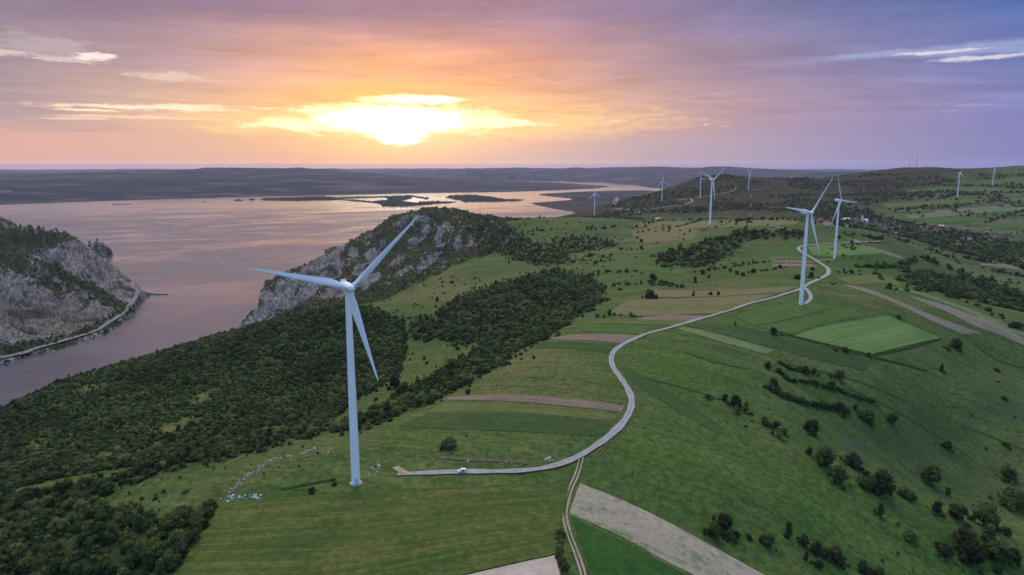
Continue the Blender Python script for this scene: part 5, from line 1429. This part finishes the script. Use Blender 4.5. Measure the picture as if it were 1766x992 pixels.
mod = wo.modifiers.new('plant', 'NODES'); mod.node_group = ng

# ------------------------------------------------------------------ stones
STONE = simple('limestone', (0.40, 0.39, 0.37), 0.9, 0.2, 0.35, 1.5)
SM = []
for q in range(6):
    g = np.random.default_rng(90 + q); V, F = ICO2
    s = g.uniform(0.7, 1.3, 3) * np.array([1, 1, 0.7])
    pl = g.standard_normal((9, 3)); pl /= np.linalg.norm(pl, axis=1, keepdims=True)
    V = V.copy()
    for n_ in pl:
        dd = V @ n_ - 0.72; V -= np.maximum(dd, 0)[:, None] * n_
    SM.append(mesh_np('boulder', V * s, F, STONE, False))
def stones(px, n_, r0, r1, label, group, su=3.0, sv=2.0):
    pl = resample(px, n_)
    P_ = hits(pl[:, 0] + RNG.normal(0, su, n_), pl[:, 1] + RNG.normal(0, sv, n_))
    for q in range(n_):
        o = obj('boulder', SM[q % 6], None, (P_[q][0], P_[q][1], P_[q][2] + 0.12))
        r = random.uniform(r0, r1) if random.random() < 0.8 else random.uniform(r1, r1 * 1.6)
        o.scale = (r, r, r); o.rotation_euler = (random.uniform(-.3, .3), random.uniform(-.3, .3), random.uniform(0, 6.28))
        tag(o, label, 'boulder', group)
L1 = ('white limestone boulder in the rocky band running down to the wheat field corner', 'boulders of the rocky band')
stones([(392, 858), (400, 846), (414, 831), (430, 818), (448, 806), (468, 795), (486, 789)], 80, 0.16, 0.42, *L1, 2.2, 2.2)
stones([(386, 864), (402, 858), (420, 858), (444, 856)], 60, 0.2, 0.55, *L1, 5, 3.4)
L2 = ('white limestone boulder scattered in the grass upslope of the nearest turbine', 'boulders upslope of the turbine')
stones([(518, 784), (532, 777), (546, 773)], 26, 0.16, 0.4, *L2, 2, 1.4)
stones([(530, 793), (555, 778), (566, 776), (560, 790), (578, 786)], 30, 0.14, 0.36, *L2, 5, 3.5)
stones([(500, 787), (490, 788)], 6, 0.3, 0.5, *L2, 4, 1)
L3 = ('pale stone in the earth bank above the gravel road and van', 'stones of the roadside bank')
stones([(757, 790), (790, 791), (800, 795), (830, 796), (852, 798), (905, 800)], 30, 0.14, 0.36, *L3, 6, 2)
stones([(941, 795), (946, 790), (952, 797)], 9, 0.35, 0.75, *L3, 2, 1.6)
L4 = ('white stone in the small patch right of the turbine foot', 'stones right of the turbine foot')
stones([(641, 812), (648, 804), (653, 808), (645, 816)], 14, 0.2, 0.5, *L4, 3, 2.5)

# ------------------------------------------------------------------ parked van
VW = simple('van_white', (0.80, 0.81, 0.82), 0.3, 0.5, 0.02); VG = simple('window_glass', (0.02, 0.025, 0.03), 0.12, 0.6, 0.05); VT = simple('tyre_rubber', (0.03, 0.03, 0.03), 0.85, 0.2)
VR = simple('wheel_rim', (0.35, 0.36, 0.38), 0.4, 0.5); VL = simple('tail_light', (0.35, 0.02, 0.02), 0.3, 0.5); VH = simple('headlight_glass', (0.6, 0.62, 0.65), 0.15, 0.6); VD = simple('van_interior', (0.02, 0.02, 0.022), 0.8, 0.2)
vp = hits([797], [815])[0]
van = tag(empty('van', (vp[0], vp[1], vp[2] + 0.30), R(8)), 'small white van parked on the gravel road with its side door open', 'van')
van.scale = (0.9, 0.9, 0.9)
side = [(-2.2, 0.35), (-2.25, 0.75), (-2.1, 1.0), (-1.35, 1.12), (-0.75, 1.78), (-0.4, 1.88), (1.9, 1.86), (2.1, 1.7), (2.2, 0.9), (2.2, 0.35)]
def extrude(prof, w, taper=0.9, zc=1.05):
    m = MB(); V = []
    for sg in (-1, 1):
        for (x, z) in prof:
            k = 1.0 if z < zc else 1 - (1 - taper) * (z - zc) / 0.85
            V.append((x, sg * w / 2 * k, z))
    n_ = len(prof)
    return m.add(V, [(i, (i + 1) % n_, n_ + (i + 1) % n_, n_ + i) for i in range(n_)] + [tuple(range(n_ - 1, -1, -1)), tuple(range(n_, 2 * n_))])
obj('body', extrude(side, 1.8).mesh('body', VW, True, 35), van)
win = obj('windscreen', MB().add([(-1.33, -0.76, 1.16), (-1.33, 0.76, 1.16), (-0.79, 0.70, 1.75), (-0.79, -0.70, 1.75), (-1.31, -0.76, 1.13), (-1.31, 0.76, 1.13), (-0.76, 0.70, 1.72), (-0.76, -0.70, 1.72)], [(0, 1, 2, 3), (7, 6, 5, 4), (0, 4, 5, 1), (1, 5, 6, 2), (2, 6, 7, 3), (3, 7, 4, 0)]).mesh('windscreen', VG), van)
for sg in (-1, 1):
    obj('side_window', MB().add([(-1.0, sg * 0.895, 1.15), (-0.25, sg * 0.895, 1.15), (-0.25, sg * 0.845, 1.65), (-0.68, sg * 0.845, 1.65), (-1.0, sg * 0.86, 1.15), (-0.25, sg * 0.86, 1.15), (-0.25, sg * 0.81, 1.65), (-0.68, sg * 0.81, 1.65)], [(0, 1, 2, 3), (4, 7, 6, 5), (0, 4, 5, 1), (1, 5, 6, 2), (2, 6, 7, 3), (3, 7, 4, 0)]).mesh('side_window', VG), van)
    obj('headlight', MB().box((-2.2, sg * 0.68, 0.82), (0.14, 0.32, 0.18)).mesh('headlight', VH), van)
    obj('tail_light', MB().box((2.2, sg * 0.78, 1.1), (0.06, 0.14, 0.5)).mesh('tail_light', VL), van)
    for wx in (-1.4, 1.4):
        wh = obj('wheel', MB().tube((0, -0.1, 0), (0, 0.1, 0), 0.33, 0.33, 20).mesh('wheel', VT, True, 30), van, (wx, sg * 0.84, 0.33))
        obj('rim', MB().tube((0, -0.112, 0), (0, 0.112, 0), 0.2, 0.2, 14).mesh('rim', VR, True, 30), wh)
obj('doorway', MB().box((0.35, -0.87, 1.0), (0.95, 0.12, 1.2)).mesh('doorway', VD), van)
dr = obj('door', MB().box((0.35, 0, 0.6), (0.95, 0.06, 1.2)).mesh('door', VW), van, (-0.42, -0.98, 0.4), (0, 0, R(-70)))
obj('rear_window', MB().box((1.35, -0.87, 1.42), (0.85, 0.07, 0.36)).mesh('rear_window', VG), van)

# ------------------------------------------------------------------ village
WALLS = [simple('plaster_white', (0.62, 0.60, 0.56), 0.9, 0.15, 0.1, 0.5), simple('plaster_cream', (0.50, 0.44, 0.34), 0.9, 0.15, 0.1, 0.5), simple('plaster_ochre', (0.40, 0.31, 0.22), 0.9, 0.15, 0.1, 0.5)]
ROOFS = [simple('roof_red', (0.23, 0.085, 0.06), 0.9, 0.1, 0.25, 0.8), simple('roof_rust', (0.19, 0.095, 0.075), 0.9, 0.1, 0.25, 0.8), simple('roof_brown', (0.14, 0.085, 0.07), 0.9, 0.1, 0.25, 0.8)]
SHEET = simple('roof_sheet_metal', (0.62, 0.64, 0.68), 0.5, 0.4, 0.1, 0.6)
HM_ = {}
def house_mesh(kx, ky, hz, rz):
    w_ = MB().box((0, 0, hz / 2 - 1), (kx, ky, hz + 2)).mesh('wall', None)
    r_ = MB(); ex, ey = kx / 2 + 0.5, ky / 2 + 0.5
    r_.add([(-ex, -ey, hz), (ex, -ey, hz), (ex, ey, hz), (-ex, ey, hz), (-ex, 0, hz + rz), (ex, 0, hz + rz)], [(0, 1, 5, 4), (2, 3, 4, 5), (0, 4, 3), (1, 2, 5), (3, 2, 1, 0)])
    r_.box((ex * 0.4, ey * 0.3, hz + rz * 0.95), (0.8, 0.8, 1.6))
    return w_, r_.mesh('roof', None)
def house(pos, rot, kx, ky, hz, rz, wall, roof, label, group=None, name='house', cat='house'):
    e = tag(empty(name, pos, rot), label, cat, group)
    key = (kx, ky, hz, rz, wall.name, roof.name)
    if key not in HM_:
        w_, r_ = house_mesh(kx, ky, hz, rz); w_.materials.clear(); w_.materials.append(wall); r_.materials.clear(); r_.materials.append(roof)
        HM_[key] = (w_, r_)
    obj('wall', HM_[key][0], e); obj('roof', HM_[key][1], e)
    if name == 'house' and ky > 5:
        for sg in (-1, 1): obj('window', WINM, e, (sg * kx * 0.25, -ky / 2, 1.6))
    return e
WINM = MB().box((0, 0, 0), (1.4, 0.16, 1.3)).mesh('window', VG)
def pick_in(poly, n_, sep):
    us = [p_[0] for p_ in poly]; vs_ = [p_[1] for p_ in poly]; res = []
    for _ in range(n_ * 60):
        u, v = random.uniform(min(us), max(us)), random.uniform(min(vs_), max(vs_))
        if not inpoly(np.array([u]), np.array([v]), poly)[0]: continue
        q = hits([u], [v])[0]
        if all(math.hypot(q[0] - o_[0], q[1] - o_[1]) > sep for o_ in res): res.append(q)
        if len(res) >= n_: break
    return res
for poly, n_, lb, gr in [([(1400, 378), (1425, 377), (1462, 376), (1498, 379), (1530, 382), (1556, 391), (1545, 396), (1500, 395), (1470, 393), (1440, 390), (1405, 386)], 78, 'red roofed house in the main cluster of the village', 'houses of the main village cluster'),
                         ([(1578, 393), (1610, 390), (1634, 393), (1634, 400), (1600, 402), (1582, 399)], 15, 'red roofed house in the small middle cluster right of the village', 'houses of the middle cluster'),
                         ([(1678, 400), (1700, 400), (1728, 408), (1726, 414), (1705, 413), (1686, 408)], 13, 'red roofed house in the right hand cluster below the green strips', 'houses of the right hand cluster')]:
    for q in pick_in(poly, n_, 15):
        kx, ky = random.choice([(11, 8), (13, 8), (15, 9), (10, 9)])
        house((q[0], q[1], q[2]), R(random.choice([20, 25, 30, 110, 115, 60])) + random.uniform(-.15, .15), kx, ky, random.choice([3.2, 4.2, 5.6]), 3.0, random.choice(WALLS), random.choice(ROOFS), lb, gr)
for (u, v, rot, kx, ky, hz, rz, wl, rf, lb, nm, ct) in [
    (1665, 413, 8, 36, 10, 5, 3, WALLS[0], ROOFS[0], 'long white house with a red roof standing alone below the village', 'house', 'house'),
    (1649, 424, 4, 52, 10, 3, 3, WALLS[2], ROOFS[1], 'very long low barn with a red roof below the village', 'barn', 'barn'),
    (1762, 453.5, -12, 44, 11, 4, 1.5, WALLS[0], SHEET, 'long pale metal roofed shed at the right edge', 'barn', 'barn'),
    (1666, 434, 5, 9, 6, 3, 1.5, WALLS[0], SHEET, 'tiny white hut alone in the field below the barn', 'hut', 'hut'),
    (1458, 380, 5, 26, 11, 6, 2.5, WALLS[0], SHEET, 'large pale roofed building at the left of the village', 'farm_building', 'building'),
    (1541, 404.5, 0, 22, 9, 4, 1.5, WALLS[0], SHEET, 'pale metal roofed shed on the lower edge of the village', 'shed', 'shed'),
    (1622, 392, 15, 20, 10, 6, 2, WALLS[0], SHEET, 'pale roofed building at the top of the middle cluster', 'farm_building', 'building'),
    (1331, 377, 0, 9, 7, 3, 1.5, WALLS[0], SHEET, 'tiny white hut on the crest behind the red and white mast', 'hut', 'hut'),
    (1134, 378, 5, 20, 9, 3, 1.5, WALLS[0], SHEET, 'low white shed below the dark hill near the pale track', 'shed', 'shed')]:
    q = hits([u], [v])[0]
    house(tuple(q), R(rot), kx, ky, hz, rz, wl, rf, lb, None, nm, ct)
q = hits([1491], [384])[0]
ch = tag(empty('church', tuple(q), R(20)), 'white village church with a slim bell tower', 'church')
w_, r_ = house_mesh(24, 11, 8, 4.5); w_.materials.clear(); w_.materials.append(WALLS[0]); r_.materials.clear(); r_.materials.append(SHEET)
obj('nave', w_, ch); obj('roof', r_, ch)
bt = obj('bell_tower', MB().box((0, 0, 9), (5, 5, 22)).mesh('bell_tower', WALLS[0]), ch, (-12, 0, 0))
obj('spire', MB().lathe([(3.2, 0), (2.4, 1.5), (0.1, 6)], 8).mesh('spire', SHEET), bt, (0, 0, 20))

# ------------------------------------------------------------------ masts
MR = simple('mast_red', (0.24, 0.09, 0.08), 0.6, 0.3); MW = simple('mast_white', (0.45, 0.45, 0.47), 0.6, 0.3); MG = simple('mast_grey', (0.25, 0.25, 0.27), 0.6, 0.3)
def mast(pos, H_, bw, n_, mats, label, thick):
    e = tag(empty('radio_mast', pos), label, 'mast')
    for s in range(n_):
        z0, z1 = H_ * s / n_, H_ * (s + 1) / n_
        m = MB(); wd = lambda z: bw * (1 - 0.75 * z / H_)
        K = 4; dz_ = (z1 - z0) / K
        for sx_ in (-1, 1):
            for sy_ in (-1, 1):
                m.tube((sx_ * wd(z0), sy_ * wd(z0), z0), (sx_ * wd(z1), sy_ * wd(z1), z1), thick, None, 5)
        for k in range(K):
            a_, b_ = z0 + k * dz_, z0 + (k + 1) * dz_
            for (p0, p1) in (((-1, -1), (1, -1)), ((1, -1), (1, 1)), ((1, 1), (-1, 1)), ((-1, 1), (-1, -1))):
                m.tube((p0[0] * wd(a_), p0[1] * wd(a_), a_), (p1[0] * wd(b_), p1[1] * wd(b_), b_), thick * 0.7, None, 4)
                m.tube((p1[0] * wd(a_), p1[1] * wd(a_), a_), (p0[0] * wd(b_), p0[1] * wd(b_), b_), thick * 0.7, None, 4)
        obj('mast_section', m.mesh('mast_section', mats[s % len(mats)]), e)
    obj('antenna', MB().tube((0, 0, H_), (0, 0, H_ * 1.08), thick, None, 6).mesh('antenna', mats[0]), e)
    return e
mp = hid(1283, 1830, 0); mz = float(height(mp[0], mp[1]))
_, vt = project(mp[0], mp[1], mz)
tgt = pw(1285, 322, y=1830)[2]
mast((mp[0], mp[1], mz), (tgt - mz) / 1.08, 2.2, 7, [MR, MW], 'red and white banded lattice mast behind the crest of the fields', 0.17)
for (u, vb, vt_, lb) in [(1580, 289.5, 269, 'taller thin grey mast on the top of the far right hill'), (1568, 290, 277, 'shorter thin grey mast on the top of the far right hill')]:
    q = hits([u], [vb + 1.0])[0]; zt = pw(u, vt_, y=q[1])[2]
    mast((q[0], q[1], q[2] - 1), zt - q[2], 2.0, 4, [MG], lb, 0.22)

# ------------------------------------------------------------------ ruined castle on its headland
cxy = pw(169, 441, z=0)
N1, N2 = 56, 26; V = []
for i in range(N1):
    an = 2 * math.pi * i / N1
    for j in range(N2):
        k = j / (N2 - 1)
        rr = 64 * (1 - 0.80 * k ** 1.5) * (1 + 0.20 * float(fbm(np.array([math.cos(an) * 1.4 + 5 + k]), np.array([math.sin(an) * 1.4 + k * 2.2]), 4)[0]))
        V.append((math.cos(an) * rr * 0.74, math.sin(an) * rr * 1.2, -6 + 62 * (1 - (1 - k) ** 1.9) + 5 * float(fbm(np.array([an * 3]), np.array([k * 5]), 4)[0]) * min(1, k * 4)))
idx2 = np.arange(N1 * N2).reshape(N1, N2); nx = np.roll(idx2, -1, 0)
F = np.stack([idx2[:, :-1], nx[:, :-1], nx[:, 1:], idx2[:, 1:]], -1).reshape(-1, 4).tolist() + [[int(idx2[i, -1]) for i in range(N1)]]
hl = mesh_np('rocky_headland', V, F, tm, True, None, dict(rock=np.full(N1 * N2, 0.5), crag=np.ones(N1 * N2), gully=np.full(N1 * N2, 0.1)))
tag(obj('rocky_headland', hl, None, (cxy[0], cxy[1], 0)), kind='structure')
CS = simple('castle_stone', (0.30, 0.27, 0.24), 0.95, 0.1, 0.25, 0.3); CRF = simple('castle_roof', (0.09, 0.065, 0.055), 0.9, 0.1, 0.2, 0.3)
ca_ = tag(empty('castle', (cxy[0], cxy[1], 0)), 'small ruined stone castle with round towers on the headland in the river', 'castle')
for (x, y, z, r, hh_, roof) in [(-26, -10, 38, 5.5, 24, True), (0, 4, 50, 5.0, 22, True), (-12, 8, 46, 4.5, 15, False), (12, -6, 42, 4.5, 14, False), (24, -20, 26, 5, 15, False), (-8, -22, 34, 4.5, 15, False)]:
    tw = obj('tower', MB().lathe([(r * 1.08, -8), (r, 0), (r * 0.98, hh_), (r * 1.08, hh_ + 0.3), (r * 1.08, hh_ + 1.6)], 18).mesh('tower', CS, True, 30), ca_, (x, y, z))
    if roof: obj('roof', MB().lathe([(r * 1.25, hh_ + 1.6), (0.1, hh_ + 7.5)], 18).mesh('roof', CRF), tw)
wl = MB()
for (p0, p1) in [((-26, -10, 38), (-12, 8, 46)), ((-12, 8, 46), (0, 4, 50)), ((0, 4, 50), (12, -6, 42)), ((12, -6, 42), (24, -20, 26)), ((-26, -10, 38), (-8, -22, 34)), ((-8, -22, 34), (24, -20, 26))]:
    d_ = math.hypot(p1[0] - p0[0], p1[1] - p0[1]); an = math.atan2(p1[1] - p0[1], p1[0] - p0[0])
    c_, s_ = math.cos(an + math.pi / 2) * 0.9, math.sin(an + math.pi / 2) * 0.9
    wl.add([(p0[0] - c_, p0[1] - s_, p0[2] - 10), (p1[0] - c_, p1[1] - s_, p1[2] - 10), (p1[0] + c_, p1[1] + s_, p1[2] - 10), (p0[0] + c_, p0[1] + s_, p0[2] - 10),
            (p0[0] - c_, p0[1] - s_, p0[2] + 9), (p1[0] - c_, p1[1] - s_, p1[2] + 9), (p1[0] + c_, p1[1] + s_, p1[2] + 9), (p0[0] + c_, p0[1] + s_, p0[2] + 9)],
           [(3, 2, 1, 0), (4, 5, 6, 7), (0, 1, 5, 4), (1, 2, 6, 5), (2, 3, 7, 6), (3, 0, 4, 7)])
obj('curtain_wall', wl.mesh('curtain_wall', CS), ca_)

# ------------------------------------------------------------------ barges and rocks in the river
HULL = simple('hull_dark', (0.04, 0.045, 0.06), 0.7, 0.3); CAB = simple('wheelhouse_white', (0.55, 0.56, 0.58), 0.6, 0.3)
def barge(u, v, L_, rot, label):
    p0 = pw(u, v, z=0); e = tag(empty('barge', (p0[0], p0[1], 0), rot), label, 'barge')
    hx = L_ / 2
    m = MB(); V = []
    for (x, wd) in [(-hx, 4), (-hx + 4, 5.5), (hx - 8, 5.5), (hx - 2, 3.5), (hx, 1.0)]:
        V += [(x, -wd, -0.8), (x, wd, -0.8), (x, wd, 3.0), (x, -wd, 3.0)]
    F = []
    for s in range(4):
        b_ = s * 4
        for k in range(4): F.append((b_ + k, b_ + (k + 1) % 4, b_ + 4 + (k + 1) % 4, b_ + 4 + k))
    F += [(3, 2, 1, 0), (16, 17, 18, 19)]
    obj('hull', m.add(V, F).mesh('hull', HULL), e)
    obj('wheelhouse', MB().box((-hx + 9, 0, 6), (9, 7, 6)).mesh('wheelhouse', CAB), e)
    obj('cargo', MB().box((2, 0, 3.5), (L_ * 0.66, 8.5, 2.2), 0, 0, 0.9).mesh('cargo', HULL), e)
barge(203, 352.9, 105, R(8), 'long dark barge under way off the far shore, left one of a pair in line')
barge(217, 352.5, 95, R(8), 'dark barge leading the longer one off the far shore')
barge(352, 348.6, 48, R(4), 'small dark barge alone off the far shore, nearer the islands')
pier = [(248, 503.5), (258, 505), (266, 506.5), (276, 506.5)]
stonesP = resample(pier, 26)
for q in range(26):
    p0 = pw(stonesP[q, 0] + random.uniform(-.7, .7), stonesP[q, 1] + random.uniform(-.6, .6), z=0)
    o = obj('rock', SM[q % 6], None, (p0[0], p0[1], 0.8)); r = random.uniform(2.2, 5.5); o.scale = (r * 1.3, r, r)
    tag(o, 'dark rock in the low reef off the shore road headland', 'rock', 'rocks of the reef'); 
p0 = pw(287, 507.6, z=0); o = obj('rock', SM[2], None, (p0[0], p0[1], 1)); o.scale = (7, 5, 4.5); tag(o, 'isolated rock at the outer tip of the reef in the river', 'rock')

# ------------------------------------------------------------------ foam lines where the currents meet
FO, t, b = new_mat('foam'); setc(t, b, (0.42, 0.40, 0.40), 0.6)
fm_ = MB()
for px in ([(325, 419), (345, 425), (364, 432), (372, 440), (378, 447)], [(402, 424), (390, 432), (385, 440)], [(374, 444), (384, 451), (380, 458)]):
    pl = resample(px, 46)
    for q in range(46):
        c0 = pw(pl[q, 0] + random.gauss(0, 0.6), pl[q, 1] + random.gauss(0, 0.35), z=0.05); l_ = random.uniform(3, 9); w2 = random.uniform(1.0, 3.0); an = random.uniform(-0.4, 0.9)
        ca2, sa2 = math.cos(an), math.sin(an)
        fm_.add([(c0[0] + x * ca2 - y * sa2, c0[1] + x * sa2 + y * ca2, 0.05) for x, y in ((-l_, -w2 * .4), (0, -w2), (l_, 0), (0.2 * l_, w2))], [(0, 1, 2, 3)])
for q in range(70):
    u_, v_ = random.uniform(0, 400), random.uniform(470, 680)
    if v_ > 690 - u_ * 0.32 or v_ < 640 - u_ * 0.42: continue
    c0 = pw(u_, v_, z=0.05); l_ = random.uniform(2, 7); w2 = random.uniform(0.5, 1.1); an = R(35)
    fm_.add([(c0[0] + x * math.cos(an) - y * math.sin(an), c0[1] + x * math.sin(an) + y * math.cos(an), 0.05) for x, y in ((-l_, -w2 * .4), (0, -w2), (l_, 0), (0.2 * l_, w2))], [(0, 1, 2, 3)])
tag(obj('foam', fm_.mesh('foam', FO)), kind='stuff')
